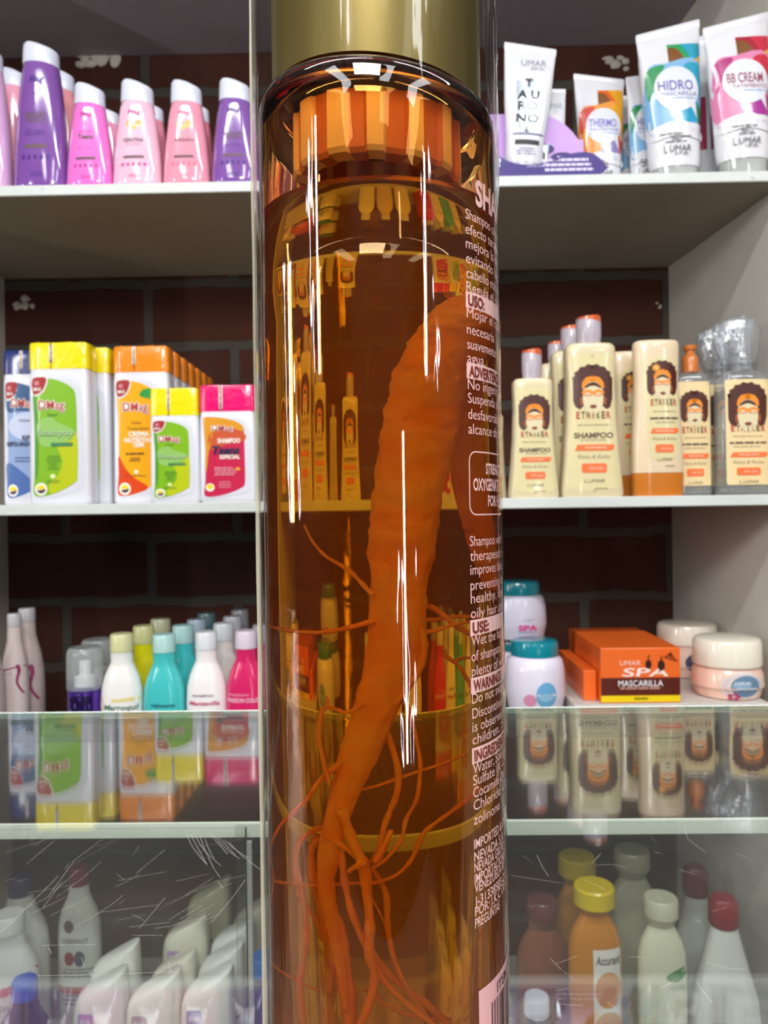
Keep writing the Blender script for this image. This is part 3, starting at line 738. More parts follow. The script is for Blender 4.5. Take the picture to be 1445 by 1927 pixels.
cream_tube('small white tube at the back of the purple display box', 1022, 1070, 166, D+0.052, lambda dc: (dc.text('UMAR', 55, 82, 6, mat('#8890a0', .5), 1, w=60), dc.text('SPA', 60, 76, 3, mat('#8890a0', .5), 1)), zs=z1+0.0018, slope=-.05, group='tubes in the purple display box', capc=WHITE, ratio=.5)

# ---- family 4: cream hair-care bottles with the curly-hair emblem, middle right
CREAM = mat('#d8c9a4', 0.3, 0.4, sss=0.1); CREAML = mat('#dccf9e', 0.3, 0.4); HAIR = mat('#4a2018', 0.4); OR = mat('#f08a1c', 0.35); SKIN = mat('#dccfa8', 0.35)
SAL = mat('#f0743c', 0.35)
def emblem(dc, cx, cz, w, ar, L=2, flower=False):
    """ar = picture units of z per unit x"""
    def P(pts): return [(cx+a*w, cz+b*w*ar) for a, b in pts]
    hair = [(-.50, -.36), (-.50, .30)]
    for k in range(15):
        a = PI*(1-k/14); r = 0.5+0.025*(-1)**k
        hair.append((r*math.cos(a)*.98, .22+0.36*math.sin(a)*(1+.06*(-1)**k)))
    hair += [(.50, -.30), (.44, -.52), (.34, -.58), (.24, -.48), (-.24, -.48), (-.34, -.58), (-.45, -.50)]
    dc.poly(P(hair), HAIR, L)
    dc.poly(P(smooth_poly([(-.26, -.36), (-.24, 0.0), (-.16, .14), (0, .20), (.16, .14), (.24, 0.0), (.26, -.36), (.18, -.6), (0, -.72), (-.18, -.6)])), SKIN, L+1)
    dc.poly(P([(-.29+.0, -.02), (-.27, .12), (-.18, .24), (0, .29), (.18, .24), (.27, .12), (.29, -.02), (.22, -.04), (.19, .04), (.1, .12), (0, .14), (-.1, .12), (-.19, .04), (-.22, -.04)]), OR, L+2)
    dc.poly(P([(-.23, -.05), (-.19, .03), (-.1, .10), (0, .12), (.1, .10), (.19, .03), (.23, -.05), (.14, -.01), (.05, .03), (-.05, .03), (-.14, -.01)]), HAIR, L+2)
    for s in (-1, 1):
        dc.poly(P(ell(s*.14, -.15, .145, .085, 14)), OR, L+3); dc.poly(P(ell(s*.14, -.18, .085, .045, 12)), mat('#f4b898', .3), L+4)
        dc.poly(P(ell(s*.30, -.36, .035, .12, 10)), mat('#a05020', .4), L+2)
    dc.poly(P(ell(0, -.50, .09, .045, 12)), mat('#7a2c20', .4), L+4)
    if flower: dc.poly(P(ell(-.2, .34, .13, .12, 12)), mat('#d88c24', .4), L+2); dc.poly(P(ell(-.2, .34, .07, .06, 10)), mat('#e8b860', .4), L+3)
def name_word(dc, x, z, w, h, L=3):
    cols = ['#b03020', '#5a3a28', '#8a4a28', '#a04428', '#506a38', '#6a3a28', '#b0382c']
    for i, ch in enumerate('ETNIKER'):
        dc.text(ch, x-w/2+w*(i+.5)/7, z, h, mat(cols[i], .4), L, w=w/7*(.72 if ch != 'I' else .25), bold=.03)
def etn_text(dc, cx, ar_, kind, k=1.0, L=3):
    dc.lines(cx-26*k, cx+26*k, [46.2], .8, mat('#b0a080', .5), L, .05)
    if kind == 'shampoo':
        dc.text('SHAMPOO', cx, 39.5, 3.4, mat('#5a4a3c', .4), L, w=62*k, bold=.03); dc.lines(cx-26*k, cx+26*k, [36.5], .8, mat('#b0a080', .5), L)
    else: dc.lines(cx-32*k, cx+32*k, [41], 1.5, mat('#5a4e42', .4), L, .03); dc.lines(cx-26*k, cx+26*k, [38], .8, mat('#b0a080', .5), L)
    dc.poly([(cx-30*k, 29.6), (cx-26*k, 33.6), (cx+32*k, 33.6), (cx+32*k, 31), (cx+28*k, 29.6)], SAL, L); dc.lines(cx-20*k, cx+22*k, [31.6], .9, mat('#f8c0a0', .4), L+1)
    dc.text('Rizos & Rulos', cx, 26, 2.6, mat('#a09070', .5), L, w=52*k, italic=.3)
    dc.poly(rrect(cx-20*k, cx+20*k, 15.5, 21.5, 2.4), SAL, L); dc.text('SIN SAL', cx+4*k, 18.4, 1.8, mat('#f8d0b8', .4), L+1, w=24*k)
    dc.text('L.UMAR', cx, 10.4, 2.2, mat('#6a5c48', .5), L, w=32*k, italic=.2); dc.lines(cx, cx+24*k, [5.4], .8, mat('#a09070', .5), L)
EG = 'cream hair-care bottles with the curly-hair emblem'
def etn_shampoo(label, x0, x1, ytop, ycap, Yf, detail=True, filmc=True):
    cx, w, h, dep, yc = spot(x0, x1, ytop, Yf, z2, 0.50, 0.25)
    zc = at((x0+x1)/2, ycap, Yf+dep*.4).z-z2
    t = thing('shampoo_bottle', label, 'bottle', (cx, yc, z2), group=EG)
    W, Q = w/2, dep/2
    body = obj('body', loft([(0, W*.96, Q*.95, 4.5), (.004, W, Q, 4.5), (zc*.06, W*.985, Q, 4.5), (zc*.25, W*.90, Q*.97, 4.5), (zc*.5, W*.81, Q*.92, 4.5), (zc*.75, W*.77, Q*.88, 4.5), (zc*.93, W*.80, Q*.85, 4.5),
                             (zc*.97, W*.79, Q*.82, 4.2), (zc*.99, W*.70, Q*.74, 4), (zc, W*.40, Q*.5, 3)], 56), CREAM, t)
    rc = W*.40; hc = h-zc
    cap = obj('cap', loft([(zc-.002, rc*.92, rc*.92, 2), (zc+hc*.2, rc*.97, rc*.97, 2), (zc+hc*.25, rc, rc, 2), (zc+hc*.85, rc, rc, 2, 0, 0, .05), (zc+hc*.96, rc*.94, rc*.94, 2, 0, 0, .12), (zc+hc, rc*.8, rc*.8, 2, 0, 0, .15)], 32), mat('#d8ccd8', .25, .6, trans=.3), t)
    obj('cap_seal', loft([(zc+hc*.84, rc*1.02, rc*1.02, 2, 0, 0, -.18), (zc+hc*.98, rc*.97, rc*.97, 2, 0, 0, .05), (zc+hc*1.01, rc*.82, rc*.82, 2, 0, 0, .15)], 32), mat('#d8602c', .2, .8) if filmc else mat('#c8a0b0', .3, .5), cap)
    if detail:
        dc = Decal(body, ((0, 100, 0, 100), (-W, W, 0, zc)), step=0.006)
        dc.poly(smooth_poly([(14, 88), (22, 91), (78, 91), (86, 88), (84, 60), (88, 30), (94, 12), (86, 6), (50, 3.5), (14, 6), (6, 12), (12, 30), (16, 60)]), CREAML, 1)
        ar = (2*W)/zc
        emblem(dc, 50, 70.5, 62, ar, 2); name_word(dc, 50, 52.5, 56, 4.4); etn_text(dc, 50, ar, 'shampoo')
        dc.build('label', t)
    return t
etn_shampoo('small cream shampoo bottle right beside the amber bottle', 957, 1051, 657, 712, D+.006)
es = etn_shampoo('tallest cream shampoo bottle in front, with an orange sealed frosted cap', 1054, 1172, 594, 646, D+.006)
etn_shampoo('cream shampoo bottle behind the tall one, first in its receding row', 1030, 1130, 612, 660, D+.085)
etn_shampoo('cream shampoo bottle second behind the tall one, showing only its cap', 1010, 1092, 642, 683, D+.16, detail=False)
etn_shampoo('cream shampoo bottle standing directly behind the amber bottle', 905, 953, 757, 780, D+.10, detail=False)
etn_shampoo('cream shampoo bottle behind the amber bottle near its middle', 800, 890, 700, 745, D+.02)
def etn_cond(label, x0, x1, ytop, Yf, yb=887, bottom=928):
    cx, w, h, dep, yc = spot(x0, x1, ytop, Yf, z2, 0.50, 0.3)
    t = thing('conditioner_bottle', label, 'bottle', (cx, yc, z2), group=EG)
    W, Q = w/2, dep/2; zb = h*0.148
    cap = obj('cap', loft([(0, W*.95, Q*.93, 3.2), (.002, W*.97, Q*.95, 3.2), (zb, W*1.0, Q*1.0, 3.2)], 48), mat('#c87420', .35, .4), t)
    body = obj('body', loft([(zb+.0004, W*.99, Q*.99, 3.2), (h*.3, W*.99, Q, 3), (h*.5, W*.93, Q*.96, 2.8), (h*.75, W*.86, Q*.9, 2.6), (h*.93, W*.90, Q*.85, 2.6), (h*.975, W*.90, Q*.84, 2.6), (h*.992, W*.87, Q*.8, 2.6), (h, W*.80, Q*.72, 2.6)], 56), mat('#e2ccab', .3, .4, sss=.1), t)
    dc = Decal(body, ((0, 100, -17, 100), (-W*.9, W*.9, 0, h)), step=0.006)
    dc.poly(smooth_poly([(20, 82), (80, 84), (90, 60), (92, 20), (80, 11), (40, 10), (26, 16), (22, 40)]), CREAML, 1)
    ar = (2*W*.9)/(h/1.17)
    emblem(dc, 56, 71, 66, ar, 2, True); name_word(dc, 58, 53, 58, 4.6); etn_text(dc, 58, ar, 'cond')
    dc.build('label', t)
    return t
etn_cond('beige conditioner bottle standing on its orange base', 1190, 1286, 641, D+.006)
etn_cond('second beige conditioner bottle with orange base, half hidden behind the first', 1146, 1230, 662, D+.075)
def clear_bottle(label, x0, x1, ytop, ysh, Yf, kind):
    cx, w, h, dep, yc = spot(x0, x1, ysh, Yf, z2, 0.52, 0.25)
    zc = h; H = at((x0+x1)/2, ytop, Yf+dep*.4).z-z2
    t = thing('clear_bottle', label, 'bottle', (cx, yc, z2), group=EG)
    W, Q = w/2, dep/2
    body = obj('body', loft([(0, W*.9, Q*.88, 4), (.003, W*.97, Q*.95, 4), (.008, W, Q, 4), (zc*.5, W*.985, Q*.98, 4), (zc*.9, W*.96, Q*.95, 4), (zc*.955, W*.9, Q*.88, 3.5), (zc*.985, W*.6, Q*.62, 3), (zc, W*.36, Q*.5, 2)], 48), CLEAR, t)
    obj('contents', loft([(.004, W*.92, Q*.85, 4), (zc*.86, W*.93, Q*.85, 4)], 40), thin_glass('serum', (.93, .93, .9), .0, 1.33, dust=.12, dustcol=(.8, .8, .75)), body)
    dc = Decal(body, ((0, 100, 0, 100), (-W, W, 0, zc)), step=.006)
    dc.poly(rrect(10, 92, 8, 91, 3), mat('#e8cf9c', .4), 1)
    ar = 2*W/zc
    emblem(dc, 50, 71, 72, ar, 2); name_word(dc, 50, 52.5, 66, 4.8); etn_text(dc, 50, ar, 'cond', 1.12)
    dc.build('label', t)
    hc = H-zc
    if kind == 'pump':
        r = W*.42
        obj('cap', loft([(zc-.002, r, r, 2), (zc+hc*.5, r, r, 2), (zc+hc*.58, r*.8, r*.8, 2), (zc+hc*.66, r*.55, r*.55, 2), (zc+hc*.78, r*.55, r*.55, 2), (zc+hc*.82, r*.75, r*.75, 2), (zc+hc*.97, r*.78, r*.78, 2), (zc+hc, r*.6, r*.6, 2)], 32), mat('#c8702c', .35, .4), t)
    else:
        r = W*.40
        CP = thin_glass('sprayer_plastic', (.9, .92, .95), .12, 1.5, dust=.12, boost=2, bump=.3, bscale=150, dustcol=(.9, .93, .98))
        col = obj('collar', loft([(zc-.002, r, r, 2), (zc+hc*.22, r, r, 2), (zc+hc*.23, r*.85, r*.85, 2), (zc+hc*.34, r*.8, r*.8, 2)], 32), CP, t)
        b = loft([(zc+hc*.30, r*.8, r*.8, 3), (zc+hc*.5, r*.9, r*.85, 3, -r*.1), (zc+hc*.72, r*1.5, r*.85, 3, -r*.5), (zc+hc*.9, r*1.7, r*.8, 3, -r*.35, 0, -.1), (zc+hc, r*1.2, r*.6, 3, r*.1, 0, -.15)], 32)
        obj('trigger_head', b, CP, t)
        pts = [Vector((-r*1.5, 0, zc+hc*.72)), Vector((-r*1.9, 0, zc+hc*.6)), Vector((-r*1.7, 0, zc+hc*.42)), Vector((-r*1.9, 0, zc+hc*.3))]
        obj('trigger', tube(pts, [r*.28, r*.25, r*.22, r*.15], 10), CP, t)
        obj('nozzle', loft([(zc+hc*.76, r*.35, r*.4, 4, -r*2.15), (zc+hc*.9, r*.35, r*.4, 4, -r*2.15)], 20), CP, t)
        obj('shrink_film', loft([(zc+hc*.1, r*1.5, r*1.3, 2.5, -r*.2), (zc+hc*.5, r*2.1, r*1.2, 2.4, -r*.5), (zc+hc*.8, r*2.3, r*1.1, 2.2, -r*.4), (zc+hc*1.03, r*1.3, r*.7, 2.2, 0)], 28, True, True), thin_glass('crinkled_film', (.97, .98, .99), .10, 1.5, dust=.035, boost=2.0, bump=1.0, bscale=110, dustcol=(.92, .95, 1)), t)
        obj('dip_tube', tube([Vector((0, 0, zc)), Vector((.002, 0, zc*.5)), Vector((.004, 0, .01))], [.0018]*3, 8), CLEAR, t)
    return t
clear_bottle('clear bottle with orange flip cap beside the beige conditioner', 1268, 1340, 649, 698, D+.035, 'pump')
clear_bottle('clear spray bottle wrapped in film at the right edge, front one', 1352, 1452, 600, 694, D+.012, 'spray')
clear_bottle('second clear spray bottle, half hidden behind the one at the right edge', 1320, 1405, 618, 704, D+.085, 'spray')

# ---- family 5: round-shouldered bottles on the third shelf
def shoulder_bottle(label, x0, x1, ytop, Yf, col, capc, words=None, ink='#3a3a50', neck=None, ratio=.7, zs=None, group='round-shouldered bottles on the third shelf', name='lotion_bottle', capw=.54, shape='round', art=None):
    zs = z3 if zs is None else zs
    cx, w, h, dep, yc = spot(x0, x1, ytop, Yf, zs, ratio, .4)
    t = thing(name, label, 'bottle', (cx, yc, zs), group=group)
    W, Q = w/2, dep/2; bm_ = mat(col, .22, .4, sss=.1)
    pxh = w/(x1-x0)*1.0
    hc = 33*pxh; hn = 20*pxh; hs = 75*pxh                      # cap, neck, shoulder heights scale with the bottle's width
    if shape == 'slim': hc = 24*pxh; hn = 26*pxh; hs = 100*pxh
    zt = h-hc; zn = zt-hn; zb = zn-hs
    cw = capw
    body = obj('body', loft([(0, W*.93, Q*.9, 2.3), (.003, W*.98, Q*.97, 2.3), (.01, W, Q, 2.3), (zb, W, Q, 2.3), (zb+hs*.35, W*.96, Q*.96, 2.2), (zb+hs*.65, W*.82, Q*.86, 2.1), (zb+hs*.88, W*.62, Q*.7, 2), (zn, W*.52, Q*.62, 2), (zt, W*cw*.96, W*cw*.96, 2)], 48), bm_, t)
    obj('cap', loft([(zt+.0004, W*cw, W*cw, 2), (zt+hc*.9, W*cw*.98, W*cw*.98, 2), (zt+hc, W*cw*.9, W*cw*.9, 2)], 32), capc, t)
    if art or words:
        dc = Decal(body, ((0, 100, 0, 300), (-W, W, zn-3*2*W, zn)), step=.006)
        if art: art(dc)
        for (s, x, z, hh, ww, cc, it) in (words or []): dc.text(s, x, z, hh, mat(cc, .5), 2, w=ww, bold=.02, italic=it)
        dc.build('label', t)
    return t
def a_mor(dc): dc.poly([(35, 217), (98, 222), (98, 212), (35, 210)], mat('#e8d890', .4), 1); dc.poly(ell(9, 204, 5, 14), mat('#e8b030', .4), 1); dc.text('Marroqui', 56, 198, 12, mat('#2f6a58', .5), 2, w=80, bold=.02, italic=.2)
def a_rib(dc):
    dc.poly([(2, 190), (60, 205), (96, 210), (96, 206), (60, 200), (2, 185)], mat('#8a2858', .4), 1); dc.lines(4, 60, [182], 2, mat('#7a6878', .5), 1)
    dc.poly(smooth_poly([(70, 210), (80, 214), (86, 190), (80, 150), (96, 110), (90, 112), (72, 150), (76, 190)]), mat('#8a2858', .4), 2)
YC, TC, WC, PC = (mat('#e8e6b0', .3, .3, trans=.2), mat('#bfe8e4', .3, .3, trans=.2), mat('#eceef2', .3, .3, trans=.2), mat('#e8d8e8', .3, .3, trans=.2))
shoulder_bottle('white bottle with pale yellow cap and green script', 188, 266, 1193, D+.008, '#f4f2ee', YC, art=a_mor)
shoulder_bottle('turquoise bottle in the front of the third shelf', 268, 346, 1194, D+.008, '#48c4c4', TC, [('Hidratante', 55, 204, 9, 56, '#1c5a68', .1)])
shoulder_bottle('white bottle with crimson script left of the pink bottle', 349, 425, 1189, D+.008, '#f4f0f0', WC, [('SHAMPOO', 48, 218, 5, 52, '#5a4a68', 0), ('Manzanilla', 50, 200, 10, 74, '#c03060', .2)])
shoulder_bottle('bright pink bottle next to the amber bottle', 424, 500, 1187, D+.008, '#d82868', PC, [('PASSION', 36, 217, 5, 50, '#e8a0c0', 0), ('PASSION COLOR', 50, 204, 10, 84, '#f0c8d8', 0)])
shoulder_bottle('yellow bottle in the second row behind the white one', 232, 306, 1178, D+.072, '#d8d010', mat('#c8c890', .3, .3, trans=.2))  # rows further back use darker colours, shade painted in
shoulder_bottle('turquoise bottle in the second row', 306, 380, 1177, D+.072, '#3ebcc0', mat('#a8d0d0', .3, .3, trans=.2))
shoulder_bottle('white bottle darkened for shade in the second row', 384, 456, 1173, D+.072, '#d8d4d0', mat('#c8ccd0', .3, .3, trans=.2))
shoulder_bottle('dim yellow bottle in the third row', 266, 336, 1165, D+.132, '#c8b820', mat('#b0b090', .3, .3, trans=.2))
shoulder_bottle('bluish bottle in the third row', 336, 402, 1166, D+.132, '#8fb8c8', mat('#98a8b8', .3, .3, trans=.2))
shoulder_bottle('dark teal capped bottle in the fourth row', 356, 420, 1154, D+.195, '#6a98a0', mat('#5a7880', .3, .3, trans=.2))
shoulder_bottle('white bottle darkened for shade in the third row, right part', 404, 470, 1160, D+.132, '#c8c4c4', mat('#a8a8ac', .3, .3, trans=.2))
shoulder_bottle('white bottle darkened for shade in the fourth row', 420, 482, 1148, D+.195, '#b8b4b8', mat('#909298', .3, .3, trans=.2))
shoulder_bottle('pink bottle darkened for shade in the second row at the amber bottle', 458, 530, 1176, D+.072, '#b83060', mat('#a8a0a8', .3, .3, trans=.2))
shoulder_bottle('pale bottle standing behind the amber bottle on the third shelf', 560, 640, 1190, D+.02, '#e8e0c0', WC)
shoulder_bottle('yellow bottle standing behind the amber bottle on the third shelf', 650, 730, 1190, D+.02, '#e0c860', YC)
shoulder_bottle('white bottle standing behind the amber bottle on the third shelf', 740, 820, 1190, D+.02, '#e8e8e0', WC)
shoulder_bottle('slim pinkish white bottle with ribbon print, front one at the left', 0, 50, 1155, D+.05, '#cfc0bc', mat('#b8b4b8', .3, .3), art=a_rib, shape='slim', capw=.5, ratio=.85)
shoulder_bottle('slim pinkish white bottle with ribbon print, the taller one behind', 18, 79, 1145, D+.09, '#b8a8a4', mat('#a8a4a8', .3, .3), art=a_rib, shape='slim', capw=.5, ratio=.85)
shoulder_bottle('slim pinkish bottle cut off by the left edge of the picture', -50, 1, 1162, D+.003, '#c8b8b4', mat('#b8b4b8', .3, .3), art=a_rib, shape='slim', capw=.5, ratio=.85)
# spray cans
def spray_can(label, x0, x1, ytop, Yf, dull=1.0):
    cx, w, h, dep, yc = spot(x0, x1, ytop, Yf, z3, 1.0, .45)
    t = thing('spray_can', label, 'can', (cx, yc, z3), group='purple spray cans on the third shelf'); r = w/2
    px = w/(x1-x0); hc = 72*px; zc = h-hc
    b = lathe([(r*.9, 0), (r*.97, .002), (r*.97, .006), (r*.95, .008), (r*.95, zc-.006), (r*.9, zc)], 48)
    body = obj('body', b, mat('#4a2490', .25, .7, metal=.3), t)
    dc = Decal(body, ((0, 100, 0, 100), (-r, r, 0, zc)), step=.006)
    dc.poly([(14, 40), (84, 40), (82, 97), (70, 99), (50, 98), (20, 99)], mat('#1c0e3c', .3, .5), 1)
    for k in range(26):
        x, z = random.uniform(18, 80), random.uniform(50, 96); dc.poly(ell(x, z, random.uniform(.6, 2.4), random.uniform(.4, 3), 7), mat('#7a58c0', .3, .5), 2)
    dc.text('spray', 55, 62, 7, mat('#e0dcf0', .3), 3, w=60, bold=.05)
    dc.build('label', t)
    obj('cap', lathe([(r, zc-.004), (r, zc), (r*.99, h-.012), (r*.93, h-.004), (r*.82, h), (r*.3, h)], 48), mat('#dfe4e4', .15, .6, trans=.75, ior=1.15), t)
    obj('valve', lathe([(r*.5, zc), (r*.5, zc+hc*.25), (r*.28, zc+hc*.3), (r*.28, zc+hc*.62), (r*.2, zc+hc*.66)], 24), WHITE, t)
    return t
spray_can('purple spray can with clear cap in the front', 125, 192, 1218, D+.008)
spray_can('second spray can with clear cap, behind the first', 152, 214, 1203, D+.08)

# ---- jars, boxes on the right of the third shelf
rz = at(1200, 1327, D).z            # plinth top
px0 = at(1082, 1327, D).x
pl = tag(obj('riser_block', box_bm(px0, XR-.001, D+.006, DB-.002, z3, rz, .001), painted('white_riser', '#cfcac4', .1), None, smooth=False), 'whitish riser block under the orange boxes and the cream jars', 'riser')
def jar(label, x0, x1, ytop, ylid, ybot, Yf, zs, bodyc, lidc, art=None, lidw=.85, group='teal-lidded jars', base=None):
    cx, w, h, dep, yc = spot(x0, x1, ytop, Yf, zs, 1.0, .45)
    t = thing('cosmetic_jar', label, 'jar', (cx, yc, zs), group=group); r = w/2
    zl = at((x0+x1)/2, ylid, Yf+dep*.1).z-zs
    body = obj('body', lathe([(r*.84, 0), (r*.9, .002), (r*.97, .02), (r, zl*.35), (r*.97, zl*.75), (r*.9, zl*.93), (r*lidw*.97, zl)], 56), mat(bodyc, .25, .4, sss=.15), t)
    obj('lid', lathe([(r*lidw, zl+.0004), (r*lidw*1.01, zl+.004), (r*lidw*.99, h-.007), (r*lidw*.95, h-.002), (r*lidw*.85, h), (r*.2, h+.0005)], 56), mat(lidc, .25, .5), t)
    if art:
        dc = Decal(body, ((0, 100, 0, 100), (-r, r, 0, zl)), step=.005); art(dc); dc.build('label', t)
    return t
def a_teal(dc): dc.poly(ell(60, 34, 17, 24, 20), mat('#6aa8d0', .4), 1); dc.poly(ell(34, 24, 10, 12), mat('#d890b0', .4), 1); dc.poly(ell(60, 30, 13, 8), mat('#90c0dc', .4), 2)
def a_teal2(dc): dc.text('hair', 62, 48, 5, mat('#909098', .5), 1, w=20); dc.text('SPA', 60, 30, 12, mat('#d04888', .5), 1, w=34, bold=.05); dc.lines(42, 78, [20], 4, mat('#90a0c0', .5), 1)
zj3 = z3
zj2 = at(1000, 1330, D+.02).z
zj1 = at(990, 1200, D+.05).z
jh2 = at(1000, 1206, D+.05).z
jar('teal-lidded white jar hidden under the stack, at the bottom', 950, 1064, 1331, 1360, 1440, D+.012, z3, '#dcd8e4', '#0e8090', None, .8)
ja = jar('teal-lidded white jar with blue disc, lower one in view', 950, 1064, 1204, 1240, 1325, D+.012, 0, '#e2dcec', '#0e8494', a_teal, .78)
jb = jar('teal-lidded white jar on top of the stack at the amber bottle', 922, 1029, 1093, 1122, 1198, D+.10, 0, '#c8c4d4', '#0e7484', a_teal2, .78)
# rebuild these two at their stacked heights
for j in (ja, jb):
    for c in list(j.children): bpy.data.objects.remove(c)
    bpy.data.objects.remove(j)
s0 = at(1007, 1331, D+.06).z+.0008
ja = jar('teal-lidded white jar with blue disc, lower one in view', 950, 1064, 1204, 1240, 1325, D+.012, s0, '#e2dcec', '#0e8494', a_teal, .78)
s1 = at(975, 1199, D+.13).z
jar('teal-lidded white jar under the raised one, in the back stack', 918, 1029, 1200, 1228, 1325, D+.12, s0-.002, '#c8c4d4', '#0e7080', None, .78)
jar('teal-lidded white jar on top of the back stack beside the amber bottle', 922, 1029, 1093, 1122, 1198, D+.115, at(975, 1200, D+.165).z+.001, '#c8c4d4', '#0e7484', a_teal2, .78)
jar('teal-lidded white jar at the foot of the back stack', 918, 1029, 1330, 1352, 1440, D+.12, z3, '#c8c4d4', '#0e7080', None, .78)
def a_cream(dc):
    for r_, c in ((38, '#dcd4d4'), (34, '#e4c8bc'), (31, '#c8ccd8'), (28, '#e8d4c8')): dc.poly(ell(54, 46, r_*.85, r_*1.2, 24), mat(c, .4), 1+(38-r_)*.1)
    dc.poly(ell(56, 46, 21, 34, 24), mat('#6a88a4', .4), 3); dc.poly(ell(50, 50, 14, 12), mat('#90a8c0', .4), 4)
    dc.text('HAIR', 52, 57, 8, mat('#c8d4e4', .5), 5, w=24, bold=.04); dc.text('therapy', 57, 41, 8, mat('#c8d4e4', .5), 5, w=30, bold=.02)
    for k in range(5): dc.poly(ell(40+6*math.cos(k*1.3), 14+8*math.sin(k*1.3), 3.4, 4.5, 8), mat('#c03468', .4), 5)
    dc.poly([(93, 12), (98, 12), (98, 30), (93, 30)], mat('#c85070', .4), 5)
jar('cream jar with shiny lid and blue round label in front', 1306, 1436, 1199, 1258, 1325, D+.012, rz+.0004, '#f0c8b4', '#f2ead8', a_cream, .95, 'cream jars')
jar('cream jar with shiny lid standing further back', 1238, 1352, 1172, 1216, 1300, D+.17, rz+.0004, '#e0c4b4', '#e4dccc', lambda dc: dc.poly(ell(50, 50, 20, 30), mat('#48506a', .4), 1), .95, 'cream jars')
def carton(label, x0, x1, ytop, Yf, dep, zs, zrot=0, art=True, top=None):
    a, b_ = at(x0, 1260, Yf), at(x1, 1260, Yf); w = b_.x-a.x; h = (at(x0, ytop, Yf).z-zs)
    t = thing('carton_box', label, 'box', ((a.x+b_.x)/2, Yf+dep/2, zs), (0, 0, zrot), group='orange treatment boxes')
    body = obj('box_body', box_bm(-w/2, w/2, -dep/2, dep/2, 0, h, .0012), mat('#ee6a24', .35, .3), t, smooth=False)
    if art:
        dc = Decal(body, ((0, 100, 0, 100), (-w/2, w/2, 0, h)), step=.02)
        dc.rect(0.4, 99.6, 14, 46, mat('#5a2014', .4), 1); dc.rect(0.4, 99.6, 2, 13.5, mat('#f0d010', .4), 1)
        dc.text('MASCARILLA', 50, 36, 11, WHITE, 2, w=56, bold=.0); dc.lines(24, 76, [27], 4, mat('#b88878', .5), 2, .02); dc.lines(40, 60, [8], 4, mat('#7a7010', .5), 2)
        dc.text('UMAR', 37, 73, 9, mat('#f8d8c8', .4), 2, w=26, italic=.1); dc.text('SPA', 56, 56, 15, mat('#fbe8e0', .4), 2, w=58, bold=.015, italic=.1)
        for (x, z, r_) in ((60, 70, 4), (76, 68, 4.6)):
            dc.poly(ell(x, z, r_, r_*2.2, 12), mat('#3a1810', .4), 2); dc.poly([(x-1, z+8), (x+1, z+8), (x+2, z+18), (x-1, z+16)], mat('#8a4a10', .4), 2)
        dc.poly([(78, 82), (96, 74), (97, 77), (84, 88), (88, 92)], mat('#a04010', .4), 2)
        dc.build('label', t)
    return t
cb = carton('orange and brown treatment box with yellow stripe, front of the stack', 1130, 1280, 1220, D+.012, .175, rz+.0004)
carton('orange treatment box lying behind and left of the striped one, lower', 1098, 1122, 1262, D+.03, .19, rz+.0004, art=False)
carton('orange treatment box lying on the lower one, slightly turned', 1099, 1236, 1201, D+.20, .12, rz+.0004, art=False)
shoulder_bottle('small white dispenser neck squeezed between amber bottle and teal jar', 946, 984, 1264, D+.0, '#e6e4e8', WHITE, group=None, ratio=.6, zs=z3, name='dispenser_bottle') if False else None

# ------------------------------------------------------------------ lowest shelf, seen through the counter glass
def slant_bottle(label, x0, x1, ytop, Yf, tint='#f2f2ea', patch='#b894c8'):
    ym = 1800
    a, b_ = at(x0, ym, Yf+.02), at(x1, ym, Yf+.02); w = b_.x-a.x; h = at((x0+x1)/2+20, ytop, Yf+.03).z-z4
    t = thing('conditioner_bottle', label, 'bottle', ((a.x+b_.x)/2, Yf+.03, z4), group='white slant-shouldered bottles on the lowest shelf')
    W, Q = w/2, .028; k = 2*W
    # body with a shoulder that climbs from the left to the tall right side
    rings = [(0, W*.95, Q*.92, 4), (.003, W, Q, 4), (h-k*1.25, W, Q, 4), (h-k*.95, W, Q, 4, 0, 0, .30), (h-k*.62, W*.985, Q, 3.6, 0, 0, .62), (h-k*.44, W*.975, Q*.95, 3.2, 0, 0, .68), (h-k*.37, W*.90, Q*.82, 3, -W*.01, 0, .62), (h-k*.33, W*.76, Q*.6, 2.8, -W*.02, 0, .56), (h-k*.31, W*.5, Q*.3, 2.6, -W*.02, 0, .5)]
    body = obj('body', loft(rings, 44), mat(tint, .25, .4, sss=.1), t)
    dc = Decal(body, ((0, 100, 0, 100), (-W, W, h-k*1.6, h-k*.6)), step=.006)
    dc.poly(rrect(16, 46, 52, 82, 6), mat(patch, .4), 1); dc.text('SIN SAL', 31, 67, 9, mat('#efe8f4', .4), 2, w=22, bold=.03)
    dc.text('LMAG', 50, 24, 14, mat('#3a4468', .4), 1, w=70, bold=.02); dc.poly(smooth_poly([(4, 8), (50, 2), (94, 10), (94, 6), (50, -4), (4, 2)]), mat('#404878', .4), 1)
    dc.build('label', t)
    return t
slant_bottle('white slanted bottle with lilac square, front of the left column', 137, 234, 1812, D+.01, patch='#b890cc')
slant_bottle('white slanted bottle second in the left column', 168, 258, 1762, D+.09)
slant_bottle('white slanted bottle with brown square, front of the middle column', 236, 337, 1813, D+.01, '#f4f0e6', '#a89098')
slant_bottle('white slanted bottle second in the middle column', 280, 366, 1778, D+.085, '#e8e4d4')  # tints step darker towards the back, in place of shade
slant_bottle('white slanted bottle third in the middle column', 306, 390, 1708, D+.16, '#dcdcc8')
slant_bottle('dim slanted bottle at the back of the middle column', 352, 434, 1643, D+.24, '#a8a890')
slant_bottle('white slanted bottle with blue square, front of the right column', 339, 436, 1806, D+.01, patch='#8c94c8')
